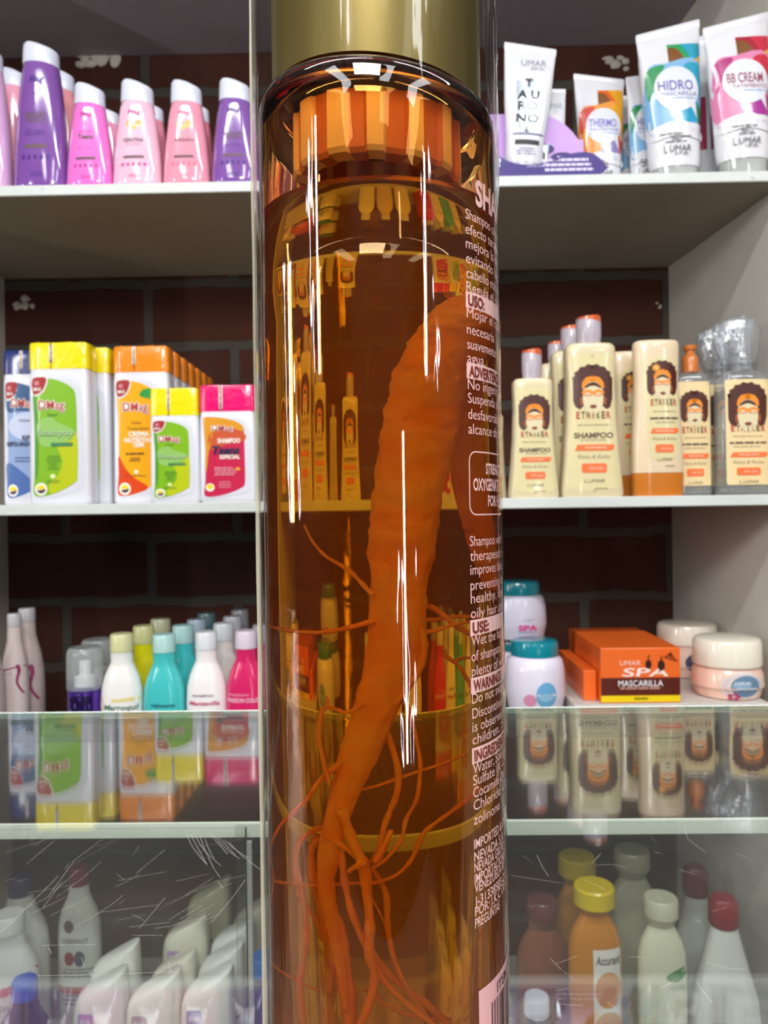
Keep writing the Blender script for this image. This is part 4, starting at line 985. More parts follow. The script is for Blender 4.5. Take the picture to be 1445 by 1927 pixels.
slant_bottle('white slanted bottle second in the right column', 370, 458, 1762, D+.085, '#e0e0da')
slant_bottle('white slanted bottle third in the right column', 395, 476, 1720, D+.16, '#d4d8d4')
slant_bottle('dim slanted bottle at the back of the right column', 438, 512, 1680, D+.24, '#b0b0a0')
LG = 'assorted bottles on the lowest shelf'
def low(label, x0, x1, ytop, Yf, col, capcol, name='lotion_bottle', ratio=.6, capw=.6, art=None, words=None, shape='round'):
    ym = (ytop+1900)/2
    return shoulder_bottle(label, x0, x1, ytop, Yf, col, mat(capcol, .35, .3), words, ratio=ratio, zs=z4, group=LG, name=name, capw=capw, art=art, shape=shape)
def a_swoosh(dc): dc.poly(smooth_poly([(20, 236), (60, 240), (96, 262), (92, 248), (60, 226), (30, 222)]), mat('#b83038', .4), 1); dc.text('SWEET', 66, 205, 10, mat('#4a4a70', .5), 1, w=40); dc.poly(smooth_poly([(60, 150), (80, 190), (96, 160), (80, 130)]), mat('#605060', .4), 1)
def a_oil(dc): dc.poly(ell(35, 238, 12, 14), mat('#5a4a4a', .4), 1); dc.text('DERMIVIT', 50, 205, 12, mat('#3a3a48', .5), 1, w=60); dc.poly(ell(36, 165, 12, 16), mat('#8a3040', .4), 1); dc.poly(ell(60, 165, 12, 18), mat('#505068', .4), 1); dc.lines(15, 90, [140, 132, 124, 80, 70, 60], 3, mat('#70707c', .5), 1); dc.rect(5, 95, 84, 100, mat('#b06a48', .4), 1)
low('tall white bottle with burgundy cap in the lower left, seen through the glass', 104, 184, 1632, D+.17, '#c9c9c0', '#6a1c28', art=a_oil, capw=.45)
low('large white bottle with dark blue cap at the lower left edge', -20, 84, 1652, D+.14, '#c4c4bc', '#20204c', capw=.42)
low('white bottle with red swoosh in front at the lower left edge', -46, 66, 1722, D+.05, '#dcdcd8', '#d8d8d0', art=a_swoosh, capw=.5)
low('dark purple bottle with bright blue cap in the bottom left corner', -14, 92, 1846, D-.0+.003, '#2c1a48', '#2a52c8', capw=.44, art=None)
low('deep blue bottle in the gap beside the amber bottle', 452, 530, 1800, D+.02, '#2a2c60', '#2c68b0')
low('reddish brown bottle just right of the amber bottle, blurred', 968, 1068, 1694, D+.08, '#8a5440', '#6a3838')
def a_orl(dc): dc.rect(40, 98, 60, 245, PAPER, 1); dc.text('Accurant', 68, 226, 16, mat('#5a4048', .5), 2, w=48, bold=.02, italic=.2); dc.poly(ell(68, 170, 26, 34), mat('#d88c38', .4), 2); dc.poly(ell(68, 100, 26, 30), mat('#e0a050', .4), 2)
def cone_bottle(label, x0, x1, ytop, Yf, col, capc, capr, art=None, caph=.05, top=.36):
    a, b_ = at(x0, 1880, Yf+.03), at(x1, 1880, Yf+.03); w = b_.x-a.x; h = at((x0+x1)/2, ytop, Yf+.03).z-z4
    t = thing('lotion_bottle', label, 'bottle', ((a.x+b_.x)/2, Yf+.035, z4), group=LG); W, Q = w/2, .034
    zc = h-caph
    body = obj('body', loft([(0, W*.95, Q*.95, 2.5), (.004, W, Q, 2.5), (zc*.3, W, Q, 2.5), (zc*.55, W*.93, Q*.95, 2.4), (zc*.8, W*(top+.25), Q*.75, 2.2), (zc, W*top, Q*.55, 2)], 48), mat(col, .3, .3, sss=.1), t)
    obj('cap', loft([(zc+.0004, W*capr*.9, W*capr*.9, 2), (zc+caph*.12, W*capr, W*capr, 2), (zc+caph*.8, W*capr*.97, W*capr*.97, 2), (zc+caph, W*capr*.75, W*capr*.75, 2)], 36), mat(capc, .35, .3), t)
    if art:
        dc = Decal(body, ((0, 100, 0, 300), (-W, W, zc-3*2*W, zc)), step=.006); art(dc); dc.build('label', t)
    return t
low('orange bottle with tall yellow cap and white label, right of the amber bottle', 1066, 1166, 1668, D+.01, '#d08420', '#dcc010', art=a_orl, capw=.78)
low('dimmer yellow capped bottle behind the orange one', 1040, 1128, 1612, D+.13, '#a8742c', '#a89420', capw=.8)  # rear bottles here repeat the front colours darkened, as if shaded
def a_leaf(dc): dc.poly(smooth_poly([(50, 210), (70, 222), (96, 226), (96, 214), (78, 200), (56, 200)]), mat('#3f8a48', .4), 1); dc.text('HERBAL', 74, 186, 9, mat('#9aa08c', .5), 1, w=36); dc.poly(smooth_poly([(66, 132), (80, 170), (92, 140), (86, 120)]), mat('#d8d8b8', .4), 1); dc.poly(smooth_poly([(66, 100), (94, 110), (90, 92)]), mat('#5a9058', .4), 1)
low('cream bottle with green leaf print, third from the amber bottle', 1196, 1288, 1690, D+.01, '#dcdcc0', '#c4c4a8', art=a_leaf, capw=.7)
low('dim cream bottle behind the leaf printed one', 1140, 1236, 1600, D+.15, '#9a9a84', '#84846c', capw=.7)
def a_rest(dc): dc.text('Restaurador', 62, 118, 14, mat('#5a4a60', .5), 1, w=62, bold=.02, italic=.3); dc.rect(38, 92, 104, 107, mat('#c89aa0', .4), 1); dc.lines(45, 85, [92, 84], 3, mat('#c88080', .5), 1)
cone_bottle('white cone-shouldered bottle with dark red cap at the lower right', 1300, 1432, 1690, D+.01, '#dedfd8', '#8e1f30', .42, a_rest, .045)
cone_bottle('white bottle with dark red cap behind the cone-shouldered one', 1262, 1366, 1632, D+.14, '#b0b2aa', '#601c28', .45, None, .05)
low('white capped purple bottle at the bottom right of the amber bottle', 976, 1036, 1876, D+.003, '#4a2c78', '#d8d8e4', capw=.8)

# ------------------------------------------------------------------ the glass counter
ZG = -0.1087
GL = thin_glass('counter_glass', (.955, .975, .965), 0.0, 1.52, dust=.010)
gt = thing('glass_counter', 'scratched horizontal glass counter top mirroring the shelf bottles', 'counter top', (0, .163, ZG))
ye = .4255
GW = .75
obj('glass_sheet', box_bm(-GW, GW, 0, ye-.163, -.003, 0), GL, gt, smooth=False)
obj('rear_edge', box_bm(-GW, GW, ye-.163, ye-.163+.0012, -.003, 0.0003, .0002, 1), mat('#8c9a8c', .15, .5, trans=.3), gt, smooth=False)
# scratches
sb = bmesh.new()
def scratch(pts, wd):
    q = [at_plane(p[0], p[1]) for p in pts]
    prev = None
    for i, p in enumerate(q):
        tg = (q[min(i+1, len(q)-1)]-q[max(i-1, 0)]); tg.normalize(); s = Vector((-tg.y, tg.x, 0))*wd/2
        a = sb.verts.new((p.x-s.x, p.y-.163-s.y, .00025)); b_ = sb.verts.new((p.x+s.x, p.y-.163+s.y, .00025))
        if prev: sb.faces.new((prev[0], a, b_, prev[1]))
        prev = (a, b_)
def at_plane(px, py):
    r = ray(px, py); return r*(ZG/r.z)
rnd = random.Random(3)
def rs(x, y, ang, L, wd, curl=0.0):
    pts = []; a = ang
    n = max(3, int(L/18))
    for k in range(n+1):
        pts.append((x, min(max(y, 1345), 1925))); x += math.cos(a)*L/n; y -= math.sin(a)*L/n; a += curl*(rnd.random()-.3)
    scratch(pts, wd)
for k in range(34):
    rs(rnd.uniform(0, 420), rnd.uniform(1585, 1760), math.radians(rnd.choice([25, 28, 35, 12, 50, 8])+rnd.uniform(-6, 6)), rnd.uniform(20, 110), rnd.uniform(.00002, .00004), .08)
for k in range(16):
    rs(rnd.uniform(20, 440), rnd.uniform(1570, 1920), rnd.uniform(0, PI), rnd.uniform(8, 30), rnd.uniform(.00002, .00004), .2)
for k in range(5): rs(350+k*9, 1568+k*3, math.radians(-62-rnd.uniform(0, 14)), rnd.uniform(40, 85), .00005, .28)
for k in range(5): rs(395+k*9, 1570+k*4, math.radians(-50+rnd.uniform(-8, 8)), rnd.uniform(45, 80), .00005, .22)
for s_ in (((0, 1757), (30, 1730), (70, 1690), (110, 1650)), ((40, 1715), (90, 1690), (140, 1620), (200, 1575)), ((180, 1720), (240, 1712), (300, 1704)), ((80, 1781), (180, 1779)), ((250, 1762), (305, 1762)), ((70, 1838), (200, 1836), (330, 1830)),
           ((1010, 1610), (1020, 1632), (1032, 1650)), ((962, 1649), (1000, 1655), (1060, 1664)), ((1288, 1560), (1294, 1580), (1315, 1596), (1328, 1606)), ((1230, 1605), (1246, 1607)), ((1275, 1637), (1308, 1647)), ((1120, 1630), (1150, 1628), (1180, 1634)), ((1115, 1625), (1130, 1608)), ((1330, 1812), (1370, 1825), (1402, 1826)), ((1310, 1850), (1340, 1890))):
    scratch(s_, .00004)
for k in range(16): rs(rnd.uniform(970, 1400), rnd.uniform(1575, 1900), math.radians(rnd.uniform(-50, 40)), rnd.uniform(10, 50), rnd.uniform(.00002, .00004), .15)
obj('scratches', sb, mat('#d8d8d0', .5), gt, smooth=False, kind='stuff')
# dark laminate board with white edge below the rear part of the glass
yb0 = .2795
# sliding glass doors under the board edge
xs = at(465, 1700, yb0-.002).x
for i, (xa, xb, yy, lab) in enumerate(((-GW+.005, xs, yb0-.0042, 'left sliding glass door whose dark upright edge shows beside the amber bottle'), (xs-.004, GW-.005, yb0-.0021, 'right sliding glass door behind the amber bottle'))):
    t = thing('sliding_glass_door', lab, 'glass door', (xa, yy, -.47))
    obj('pane', box_bm(0, xb-xa, 0, .0016, 0, .47+ZG-.0036), thin_glass('door_glass', (.96, .975, .97), 0, 1.5, dust=.008), t, smooth=False)
    if i == 0:
        obj('ground_edge', box_bm(xb-xa, xb-xa+.0004, 0, .0016, 0, .47+ZG-.0036), mat('#20241f', .3), t, smooth=False)
        obj('edge_strip', box_bm(xb-xa+.0005, xb-xa+.0022, 0, .0016, 0, .47+ZG-.0085), thin_glass('edge_plastic', (.8, .82, .8), .05, 1.5, dust=.25), t, smooth=False)
# carcass of the counter below and outside the picture
cc = thing('counter_cabinet', 'counter cabinet carrying the glass top, below the picture', 'counter', (0, .163, FL))
# dark laminate board with a white front edge, built into the cabinet under the rear of the glass
bo = Vector((0, yb0-.163, ZG-.0033-FL))
def shifted(b):
    for v in b.verts: v.co += bo
    return b
bd = obj('laminate_board', shifted(box_bm(-GW+.002, GW-.002, .0012, ye-yb0-.001, -.0052, 0)), mat('#1d1614', .12, .6), cc, smooth=False)
bd['label'] = 'dark laminate board under the rear of the glass'
obj('edge_band', shifted(box_bm(-GW+.002, GW-.002, 0, .0012, -.0052, 0)), painted('white_edge_band', '#e6ebe0', .6, (.25, .25, .22), .3, .2), bd, smooth=False)['label'] = 'white front edge'
obj('matte_strip', shifted(box_bm(-GW+.002, GW-.002, .3815-yb0, ye-yb0-.001, .0000, .0002)), mat('#262426', .9), bd, smooth=False)  # matte strip added to dim the glass reflections along the rear
wood = mat('#4a3a30', .5)
obj('plinth', box_bm(-GW, GW, .004, .27, 0, FL*-1-.475), wood, cc, smooth=False)
for sx in (-1, 1): obj('side_panel', box_bm(min(sx*GW, sx*(GW+.02)), max(sx*GW, sx*(GW+.02)), 0, ye-.163, 0, -FL+ZG), wood, cc, smooth=False)
obj('front_pane', box_bm(-GW+.001, GW-.001, .002, .006, -FL-.4745, -FL+ZG-.0034), thin_glass('front_glass', (.97, .98, .97)), cc, smooth=False)
obj('bottle_ledge', box_bm(-GW, GW, -.085, -.0008, -FL-.142, -FL-.130), mat('#6a5a4c', .4), cc, smooth=False)
for sx in (-.6, 0, .6): obj('ledge_bracket', box_bm(sx-.01, sx+.01, -.07, .004, -FL-.5, -FL-.1425), wood, cc, smooth=False)

# ------------------------------------------------------------------ the amber shampoo bottle
BD = .138; BR = .0209
BX = at(719, 963, BD).x
ZB = -.1298
NL = 1.37
bt = thing('shampoo_bottle', 'large amber transparent shampoo bottle with a root inside, closest to the camera', 'bottle', (BX, BD, ZB))
def bz(z): return z-ZB
ztop = .0705
wallm = refr_glass('amber_plastic', 1.49, (.976, .64, .01), 820)
liqm = refr_glass('amber_liquid', NL, (.988, .80, .02), 66, 0.0, 13.0, (1, .42, .03))
W_ = .0011
slp = -.105
outer = [(BR*.80, bz(ZB)+.0002), (BR*.93, bz(ZB)+.0008), (BR*.985, bz(ZB)+.0030), (BR, bz(ZB)+.0065)]
outer += [(BR, bz(-.12+.18*k/8)) for k in range(1, 9)]
zs_ = bz(ztop)
outer += [(BR, zs_-.0052), (BR*.992, zs_-.0026), (BR*.965, zs_-.0010), (BR*.91, zs_)]
ri = BR-W_
inner = [(BR*.86, zs_-.0016), (ri*.985, zs_-.0034), (ri, zs_-.0066)]
inner += [(ri, bz(.06-.18*k/8)) for k in range(1, 8)]+[(ri, bz(ZB)+.008), (ri*.95, bz(ZB)+.004), (ri*.8, bz(ZB)+.0028)]
def lathe_shell(outer, inner, n=160):
    b = bmesh.new(); rings = []
    def zoff(x, z):
        k = max(0, min(1, (z-bz(.03))/(bz(ztop)-bz(.03)))); return z+slp*x*k*k
    for (r, z) in outer+inner:
        rings.append([b.verts.new((r*math.cos(2*PI*k/n), r*math.sin(2*PI*k/n), zoff(r*math.cos(2*PI*k/n), z))) for k in range(n)])
    for i in range(len(rings)-1):
        for k in range(n): b.faces.new((rings[i][k], rings[i][(k+1) % n], rings[i+1][(k+1) % n], rings[i+1][k]))
    b.faces.new(rings[0][::-1]); b.faces.new(rings[-1])
    return b
def top_closed():
    # shell: outer profile, closed across the top under the cap, with an inner cavity
    o_ = outer+[(BR*.82, zs_+.0006), (BR*.5, zs_+.0008)]
    b = bmesh.new(); n = 160
    def zoff(x, z):
        k = max(0, min(1, (z-bz(.03))/(bz(ztop)-bz(.03)))); return z+slp*x*k*k
    def surf(prof, flip):
        rings = [[b.verts.new((r*math.cos(2*PI*k/n), r*math.sin(2*PI*k/n), zoff(r*math.cos(2*PI*k/n), z))) for k in range(n)] for r, z in prof]
        fs = []
        for i in range(len(rings)-1):
            for k in range(n): fs.append((rings[i][k], rings[i][(k+1) % n], rings[i+1][(k+1) % n], rings[i+1][k]))
        fs.append(tuple(rings[0][::-1])); fs.append(tuple(rings[-1]))
        for f in fs: b.faces.new(f[::-1] if flip else f)
    surf(o_, False)
    surf([(BR*.5, zs_-.0010)]+inner, False)
    return b
wb = top_closed()
wall_o = obj('bottle_wall', wb, wallm, bt, smooth='all')
bmx = bmesh.new(); bmx.from_mesh(wall_o.data); bmx.to_mesh(wall_o.data); bmx.free()
ZL = bz(.0512)
rl = BR-W_*.5
obj('liquid', lathe([(rl*.78, bz(ZB)+.0022), (rl*.95, bz(ZB)+.0032), (rl, bz(ZB)+.007)]+[(rl, bz(ZB)+.007+(ZL-bz(ZB)-.007)*k/12) for k in range(1, 12)]+[(rl, ZL), (ri*.995, ZL+.0001), (ri*.97, ZL-.0006), (ri*.9, ZL-.0009), (ri*.3, ZL-.001)], 160), liqm, bt, smooth='all')
# gold cap
gold = mat('#6e6030', .38, .15, metal=.65)
gr = .0184
cb_ = lathe([(gr*.6, .085), (gr*.93, .083), (gr*.94, .03), (gr*.94, .0), (gr, -.0002), (gr, .02), (gr, .05), (gr, .085), (gr*.97, .089), (gr*.5, .09)], 128)
for v in cb_.verts:
    if v.co.z < .001: v.co.z += slp*v.co.x+.0004
    v.co.z += zs_+.0006
gc = obj('gold_cap', cb_, gold, bt); gc['label'] = 'satin gold cap'
lb = bmesh.new(); prev = None  # added insert that imitates the bright amber blocks above the liquid
for zz, k_ in ((-.0022, 1), (-.0120, 1), (-.0128, .97), (-.0130, .80), (-.0022, .78)):
    cur = []
    for k in range(180):
        a = 2*PI*k/180+.12; m3 = (k*7//5 % 18); q = BR*(.72 if m3 < 9 else .685)*k_; cur.append(lb.verts.new((q*math.cos(a), q*math.sin(a), zs_+zz+slp*.55*q*math.cos(a))))
    if prev:
        for k in range(180):
            f = lb.faces.new((prev[k], cur[k], cur[(k+1) % 180], prev[(k+1) % 180])); f.material_index = 1 if (k*7//5 % 18) >= 9 else 0
    prev = cur
bmesh.ops.recalc_face_normals(lb, faces=lb.faces[:])
obj('added_neck_insert', lb, [mat('#ffe0a0', .5), mat('#d07840', .5)], bt, smooth=False)['label'] = 'added ribbed insert standing in for bright blocks in the bottle neck'
# shrink film
FM = thin_glass('shrink_film', (.985, .985, .985), .035, 1.5, bump=.35, bvec=(1, 1, .08), bscale=330, boost=1.15)
b = bmesh.new(); n = 180; prev = None; H = 44
for i in range(H+1):
    z = bz(ZB)+.0004+(bz(.17)-bz(ZB))*i/H; cur = []; zw = z+ZB
    for k in range(n):
        a = 2*PI*k/n; r = BR+.00035
        up = max(0, (zw-.045)/.12)
        r += (.00045+.0012*up)*max(0, noise.noise(Vector((math.cos(a)*1.6, math.sin(a)*1.6, zw*14))))+.0005*up
        right = max(0, math.cos(a))**3
        r += right*(.0003+.0011*up)*abs(noise.noise(Vector((zw*70, 3, a*2))))
        left = max(0, math.cos(a-PI))**30
        r += left*.0006
        cur.append(b.verts.new((r*math.cos(a), r*math.sin(a), z)))
    if prev:
        for k in range(n): b.faces.new((prev[k], prev[(k+1) % n], cur[(k+1) % n], cur[k]))
    prev = cur
film = obj('plastic_wrap', b, FM, bt, smooth='all')
film['label'] = 'clear crinkled shrink film'
# welded seam fin at the left
b = bmesh.new(); prev = None
for i in range(60):
    z = bz(ZB)+.001+(bz(.16)-bz(ZB))*i/59; zw = z+ZB
    o1 = Vector((-(BR+.0007), -.0005, z)); o2 = Vector((-(BR+.0015+.0002*noise.noise(Vector((zw*60, 1, 1)))), -.0012+.0004*noise.noise(Vector((zw*40, 7, 1))), z))
    th = Vector((0, .00016, 0)); cur = [b.verts.new(o1-th), b.verts.new(o2-th), b.verts.new(o2+th), b.verts.new(o1+th)]
    if prev:
        for k in range(4): b.faces.new((prev[k], prev[(k+1) % 4], cur[(k+1) % 4], cur[k]))
    prev = cur
obj('film_seam', b, thin_glass('film_seam_plastic', (.85, .86, .78), .08, 1.5, dust=.38, boost=2, dustcol=(.85, .82, .66)), film, smooth='all')['label'] = 'milky welded film seam'

# printing on the back label side, wrapped round the bottle
th0 = math.radians(42.0)
pb = bmesh.new(); PR = BR+.00012
def wrap(vs, fs, r=PR):
    q = bmesh.new(); bv = [q.verts.new((x, z, 0)) for x, z in vs]
    for f in fs:
        try: q.faces.new([bv[i] for i in f])
        except ValueError: pass
    lo, hi = min(v[0] for v in vs), max(v[0] for v in vs); st = .0012; k = math.ceil(lo/st)*st
    while k < hi:
        bmesh.ops.bisect_plane(q, geom=q.verts[:]+q.edges[:]+q.faces[:], plane_co=(k, 0, 0), plane_no=(1, 0, 0)); k += st
    bmesh.ops.triangulate(q, faces=q.faces[:])
    new = {}
    for v in q.verts:
        a = th0+v.co.x/BR; new[v] = (r*math.sin(a), -r*math.cos(a), v.co.y)
    return q, new
def print_on(bm, vs, fs, r=PR):
    q, new = wrap(vs, fs, r); m_ = {v: bm.verts.new(c) for v, c in new.items()}
    for f in q.faces: bm.faces.new([m_[v] for v in f.verts])
    q.free()
def zat(py):       # height of a printed line whose left end is seen at row py
    depth = BD-BR*math.cos(th0)
    return bz(at(885, py, depth).z)
def line(s, py, h=.00165, bold=0.0, cw=.00098, x=0.0, bm=None, clip=.0195):
    vs, fs = text_mesh(s, bold, 0)
    x0 = min(v[0] for v in vs); x1 = max(v[0] for v in vs); sc = h/.70
    wd = cw*len(s); sx = wd/(x1-x0); z = zat(py)
    print_on(bm or pb, [(x+(vx-x0)*sx, z-h/2+vy*sc) for vx, vy in vs], fs)
for s, py in (('Shampoo con ext', 401), ('efecto terapéut', 429), ('mejora la circu', 456), ('evitando la caí', 484), ('cabello más san', 512), ('Regula el cabel', 538), ('Mojar el cabell', 587), ('necesaria', 618), ('suavemente', 646), ('agua.', 672),
              ('No ingerir. Evi', 722), ('Suspenda si ven', 748), ('desfavorable. M', 778), ('alcance de niñ', 806), ('Shampoo with na', 1018), ('therapeutic effe', 1046), ('improves blood', 1072), ('preventing hair', 1101), ('healthy, flexib', 1126), ('oily hair and d', 1154),
              ('Wet the hair we', 1206), ('of shampoo. Ma', 1235), ('plenty of water', 1263), ('Do not swallow.', 1315), ('Discontinue us', 1343), ('is observed. K', 1368), ('children.', 1392), ('Water, Sodium La', 1447), ('Sulfate (K-12) C', 1469), ('Cocamide Dea, C', 1492), ('Chloride, Citric', 1516), ('zolinone.', 1543)):
    line(s, py)
for s, py in (('IMPORTED & DISTRIB', 1589), ('NEVADA S.A. R.S.', 1613), ('NEVADA GRUPO R', 1633), ('IMPORTACIONES S', 1654), ('VENEZUELA RIF', 1672), ('J-31338583-2 P', 1697), ('POR: J.K.C DE C', 1716), ('PREGUNTAS', 1738)):
    line(s, py, .00150, .012, .00086)
# big word and boxed words
line('SHAM', 352, .0040, .035, .0030, x=.0026)
line('STRENGTH', 880, .0017, .03, .0010, x=.0046)
line('OXYGENATE', 911, .0019, .03, .0011, x=.0010)
line('FOR HAIR', 942, .0017, .03, .0010, x=.0052)
za, zb = zat(848), zat(970); wq = .00022
ro = rrect(0, .03, zb, za, .0016); rin = rrect(wq, .03-wq, zb+wq, za-wq, .0014)
vs = ro+rin; m_ = len(ro)
print_on(pb, vs, [(i, (i+1) % m_, m_+(i+1) % m_, m_+i) for i in range(m_)])
lp = mat('#f0c4c0', .45)
lett = obj('printed_lettering', pb, lp, bt, smooth=False)
hb = bmesh.new(); hd = bmesh.new()
for s, py in (('USO:', 563), ('ADVERTENCIA', 697), ('USE:', 1182), ('WARNINGS:', 1291), ('INGREDIENTS', 1423)):
    z = zat(py); w_ = .019
    print_on(hb, [(-.0002, z-.00125), (w_, z-.00125), (w_, z+.00125), (-.0002, z+.00125)], [(0, 1, 2, 3)])
    v_, f_ = text_mesh(s, .03, 0); x0 = min(v[0] for v in v_); x1 = max(v[0] for v in v_); wd = .00112*len(s); sc = .0017/.70
    print_on(hd, [(.0003+(vx-x0)*wd/(x1-x0), z-.00085+vy*sc) for vx, vy in v_], f_, PR+.00008)
obj('heading_bars', hb, lp, lett, smooth=False)
obj('heading_words', hd, mat('#7a2c18', .5), lett, smooth=False)
# barcode sticker
st_ = bmesh.new(); zt_ = zat(1868)
print_on(st_, [(.0006, zt_-.033), (.026, zt_-.033), (.026, zt_), (.0006, zt_)], [(0, 1, 2, 3)], PR+.00003)
sk = obj('barcode_sticker', st_, mat('#eeb8bc', .45), bt, smooth=False)
sb2 = bmesh.new(); x = .0040; rb = random.Random(5)
while x < .020:
    wd = rb.choice([.00018, .00018, .00036, .0005]); print_on(sb2, [(x, zt_-.03), (x+wd, zt_-.03), (x+wd, zt_-.0034), (x, zt_-.0034)], [(0, 1, 2, 3)], PR+.0001); x += wd+rb.choice([.0002, .0003, .0005])
v_, f_ = text_mesh('ITEM N', .01, 0); x0 = min(v[0] for v in v_); x1 = max(v[0] for v in v_)
print_on(sb2, [(.0060+(vx-x0)*.0080/(x1-x0), zt_-.0028+vy*.0017/.7) for vx, vy in v_], f_, PR+.0001)
obj('barcode', sb2, mat('#3a1c2c', .5), sk, smooth=False)

# ------------------------------------------------------------------ the root in the liquid
AX = Vector((BX, BD))
def inliq(px, py, plane):
    """where the thing seen at (px,py) through the front of the bottle lies on the plane y=plane"""
    d = ray(px, py); r = rl
    dx, dy = d.x, d.y; ox, oy = -BX, -BD
    A = dx*dx+dy*dy; B = 2*(ox*dx+oy*dy); C = ox*ox+oy*oy-r*r
    disc = B*B-4*A*C
    if disc <= 0:
        s = 1 if px > 705 else -1; return Vector((BX+s*r*.9, plane, at(px, py, BD).z))
    t = (-B-math.sqrt(disc))/(2*A); p = d*t
    nrm = Vector((p.x-BX, p.y-BD, 0)).normalized(); ci = -d.dot(nrm); e = 1/NL
    k = 1-e*e*(1-ci*ci); q = d*e+nrm*(e*ci-math.sqrt(k))
    s = (plane-p.y)/q.y; return p+q*s
def inside(v, m=.0008):
    dx, dy = v.x-BX, v.y-BD; rr = math.hypot(dx, dy); lim = ri-m
    if rr > lim: v = Vector((BX+dx*lim/rr, BD+dy*lim/rr, v.z))
    return v
def root_mat():
    m = bpy.data.materials.new('root_skin'); m.use_nodes = True; nt = m.node_tree; b = nt.nodes['Principled BSDF']
    tc = nt.nodes.new('ShaderNodeTexCoord')
    n = nt.nodes.new('ShaderNodeTexNoise'); n.inputs['Scale'].default_value = 90; n.inputs['Detail'].default_value = 6
    mp = nt.nodes.new('ShaderNodeMapping'); mp.inputs['Scale'].default_value = (1, 1, 2.2)
    nt.links.new(tc.outputs['Object'], mp.inputs[0]); nt.links.new(mp.outputs[0], n.inputs['Vector'])
    cr = nt.nodes.new('ShaderNodeValToRGB'); e = cr.color_ramp.elements
    e[0].position = .28; e[0].color = (*lin('#ff9c58'), 1); e[1].position = .62; e[1].color = (*lin('#ffc48c'), 1)
    nt.links.new(n.outputs[0], cr.inputs[0])
    v = nt.nodes.new('ShaderNodeTexNoise'); v.inputs['Scale'].default_value = 230; nt.links.new(tc.outputs['Object'], v.inputs['Vector'])
    r = nt.nodes.new('ShaderNodeMapRange'); r.inputs[1].default_value = .72; r.inputs[2].default_value = .78; r.inputs[4].default_value = .7
    nt.links.new(v.outputs[0], r.inputs[0])
    mx = nt.nodes.new('ShaderNodeMixRGB'); nt.links.new(r.outputs[0], mx.inputs[0]); nt.links.new(cr.outputs[0], mx.inputs[1]); mx.inputs[2].default_value = (*lin('#b05020'), 1)
    nt.links.new(mx.outputs[0], b.inputs['Base Color']); b.inputs['Roughness'].default_value = .75
    b.inputs['Specular IOR Level'].default_value = 0.1
    bp = nt.nodes.new('ShaderNodeBump'); bp.inputs['Strength'].default_value = .6; bp.inputs['Distance'].default_value = .0006
    nt.links.new(n.outputs[0], bp.inputs['Height']); nt.links.new(bp.outputs[0], b.inputs['Normal'])
    return m
RM = root_mat()
def thick_root(rows, plane, n=56, seed=0.0, flat=.75):
    """rows: (py, left px, right px)"""
    b = bmesh.new(); prev = None
    rr = []
    for i in range(len(rows)-1):
        for j in range(9):
            t = j/9; t2 = t*t*(3-2*t)*.5+t*.5
            rr.append(tuple(rows[i][k]*(1-t)+rows[i+1][k]*t for k in range(3)))
    rr.append(rows[-1])
    for i, (py, xa, xb) in enumerate(rr):
        pl = plane(py) if callable(plane) else plane
        A_ = inside(inliq(xa, py, pl)); B_ = inside(inliq(xb, py, pl)); c = (A_+B_)/2; rx = (B_-A_).length/2; ry = min(rx*flat, .0085)
        cur = []
        for k in range(n):
            a = 2*PI*k/n
            w = 1+.09*noise.noise(Vector((math.cos(a)*1.3+seed, math.sin(a)*1.3, i*.10)))+.09*noise.noise(Vector((math.cos(a)*3+seed, math.sin(a)*3, i*.22)))+.05*noise.noise(Vector((math.cos(a)*6, math.sin(a)*6+seed, i*.55)))
            q = Vector((c.x+rx*w*math.cos(a), c.y+ry*w*math.sin(a), c.z)); cur.append(b.verts.new(inside(q, .0003)))
        if prev:
            for k in range(n): b.faces.new((prev[k], prev[(k+1) % n], cur[(k+1) % n], cur[k]))
        else: b.faces.new(cur[::-1])
        prev = cur
    b.faces.new(prev)
    bmesh.ops.recalc_face_normals(b, faces=b.faces[:])
    return b
main = [(558, 862, 880), (565, 845, 895), (580, 822, 912), (600, 806, 925), (625, 786, 928), (650, 765, 922), (690, 745, 905), (730, 735, 882), (780, 722, 870), (820, 715, 862), (870, 708, 846), (920, 703, 836), (970, 697, 825), (1000, 693, 822), (1050, 697, 815), (1100, 698, 804),
        (1150, 696, 802), (1200, 695, 800), (1250, 683, 786), (1300, 673, 765), (1350, 660, 742), (1400, 643, 722), (1450, 632, 700), (1500, 620, 674), (1550, 607, 655), (1600, 598, 642), (1650, 597, 630), (1700, 603, 632), (1760, 618, 642), (1830, 635, 655), (1900, 645, 658)]
leg = [(700, 880, 905), (740, 862, 908), (790, 848, 908), (850, 842, 912), (900, 848, 918), (950, 860, 924), (1000, 874, 930), (1060, 894, 934), (1110, 915, 937)]
root = thing('ginseng_root', 'orange tinted ginseng root with thin rootlets floating inside the amber bottle', 'root', (BX, BD, ZB+.01))
def rp(name, bm):
    o = obj(name, bm, RM, root, smooth='all'); o.matrix_parent_inverse = Matrix.Translation(-Vector(root.location)); return o
PF = BD-.0035
rp('main_root', thick_root(main, PF, flat=.7))
rp('side_root', thick_root(leg, BD+.004, seed=4, flat=.5))
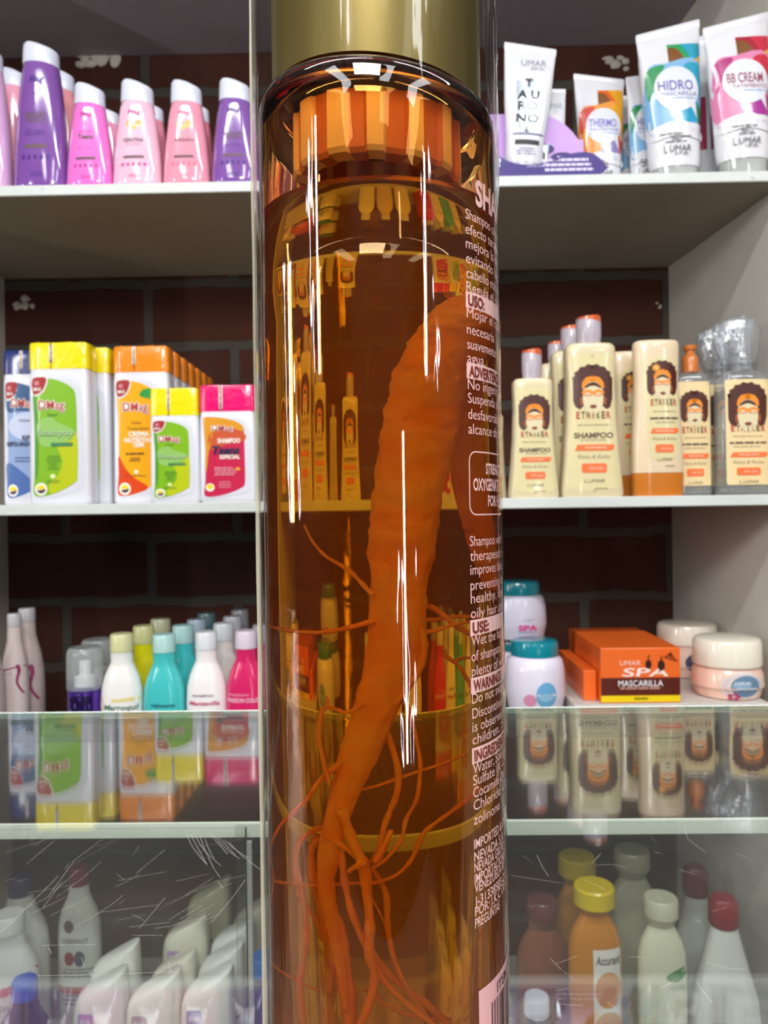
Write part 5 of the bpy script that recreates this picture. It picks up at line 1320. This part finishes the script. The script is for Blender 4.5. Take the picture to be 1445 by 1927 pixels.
RL = [([(700, 1118), (690, 1108), (665, 1080), (640, 1062), (612, 1045), (590, 1018), (574, 988)], 11, 5, -.002),
      ([(705, 1168), (690, 1172), (650, 1182), (600, 1190), (560, 1188), (512, 1178)], 11, 9, -.002),
      ([(790, 1135), (812, 1143), (835, 1158), (862, 1180), (902, 1202)], 12, 12, .002), ([(790, 1166), (820, 1165), (850, 1160), (902, 1160)], 10, 8, .003), ([(790, 1190), (820, 1186), (850, 1176), (902, 1166)], 9, 7, .0),
      ([(833, 1222), (842, 1236), (862, 1250), (878, 1278), (894, 1303)], 9, 8, .004), ([(845, 1236), (855, 1245), (870, 1238), (905, 1236)], 8, 7, .004),
      ([(770, 1150), (792, 1190), (798, 1225), (788, 1258), (768, 1290), (742, 1325)], 16, 16, -.001),
      ([(680, 1325), (655, 1340), (635, 1335), (616, 1330), (604, 1345), (600, 1385), (608, 1425), (624, 1478)], 9, 10, -.003),
      ([(645, 1430), (600, 1470), (580, 1502), (545, 1535), (525, 1562), (512, 1600), (520, 1650), (503, 1672)], 13, 7, -.001),
      ([(722, 1365), (738, 1405), (748, 1450), (748, 1490), (730, 1530), (722, 1558), (714, 1600), (698, 1622)], 13, 12, .001),
      ([(762, 1320), (775, 1355), (785, 1400), (790, 1440), (785, 1500), (765, 1540), (755, 1580), (722, 1618), (700, 1630)], 9, 8, .0),
      ([(660, 1486), (700, 1480), (745, 1465), (790, 1450), (830, 1437), (875, 1418)], 8, 7, .002),
      ([(905, 1478), (880, 1502), (845, 1528), (810, 1555), (792, 1572), (775, 1615), (745, 1645), (700, 1660), (660, 1660), (600, 1664), (520, 1655)], 11, 7, .001),
      ([(645, 1520), (662, 1580), (684, 1625), (690, 1680), (697, 1740), (695, 1790), (705, 1840), (692, 1895), (672, 1940)], 22, 15, -.002),
      ([(638, 1530), (643, 1600), (650, 1660), (665, 1720), (690, 1780), (720, 1840), (770, 1890), (820, 1930)], 13, 12, .0),
      ([(612, 1570), (655, 1598), (697, 1632)], 15, 13, -.001),
      ([(606, 1555), (575, 1570), (559, 1600), (560, 1650), (576, 1720), (577, 1780), (566, 1860), (572, 1930)], 13, 12, .002),
      ([(603, 1570), (587, 1600), (590, 1650), (606, 1700), (622, 1770), (640, 1830), (655, 1935)], 18, 18, .003),
      ([(612, 1600), (615, 1680), (636, 1740), (646, 1800), (655, 1860), (660, 1935)], 26, 22, .001),
      ([(698, 1630), (725, 1680), (730, 1740), (740, 1800), (762, 1850), (805, 1915)], 11, 9, .003),
      ([(560, 1680), (600, 1740), (626, 1810), (620, 1870)], 8, 8, .005), ([(500, 1800), (540, 1830), (600, 1862)], 8, 6, .004),
      ([(690, 1775), (740, 1840), (800, 1885), (850, 1930)], 14, 12, .004), ([(655, 1640), (665, 1632), (690, 1622)], 9, 12, -.003), ([(735, 1560), (724, 1590), (704, 1622)], 10, 17, .0),
      ([(690, 1860), (760, 1905), (850, 1915)], 10, 8, .005), ([(700, 1690), (712, 1712), (722, 1735)], 4, 3, .0)]
for pts, w0, w1, dp in RL:
    pl = PF+dp; P = []; R = []
    m_ = len(pts)
    for i, (x, y) in enumerate(pts):
        wpx = w0+(w1-w0)*i/(m_-1)
        P.append(inside(inliq(x+random.uniform(-1.5, 1.5), y, pl), .0012)); R.append(wpx/2/FPX*.128*.82)
    rp('rootlet', tube(P, R, 8, .22, 5))
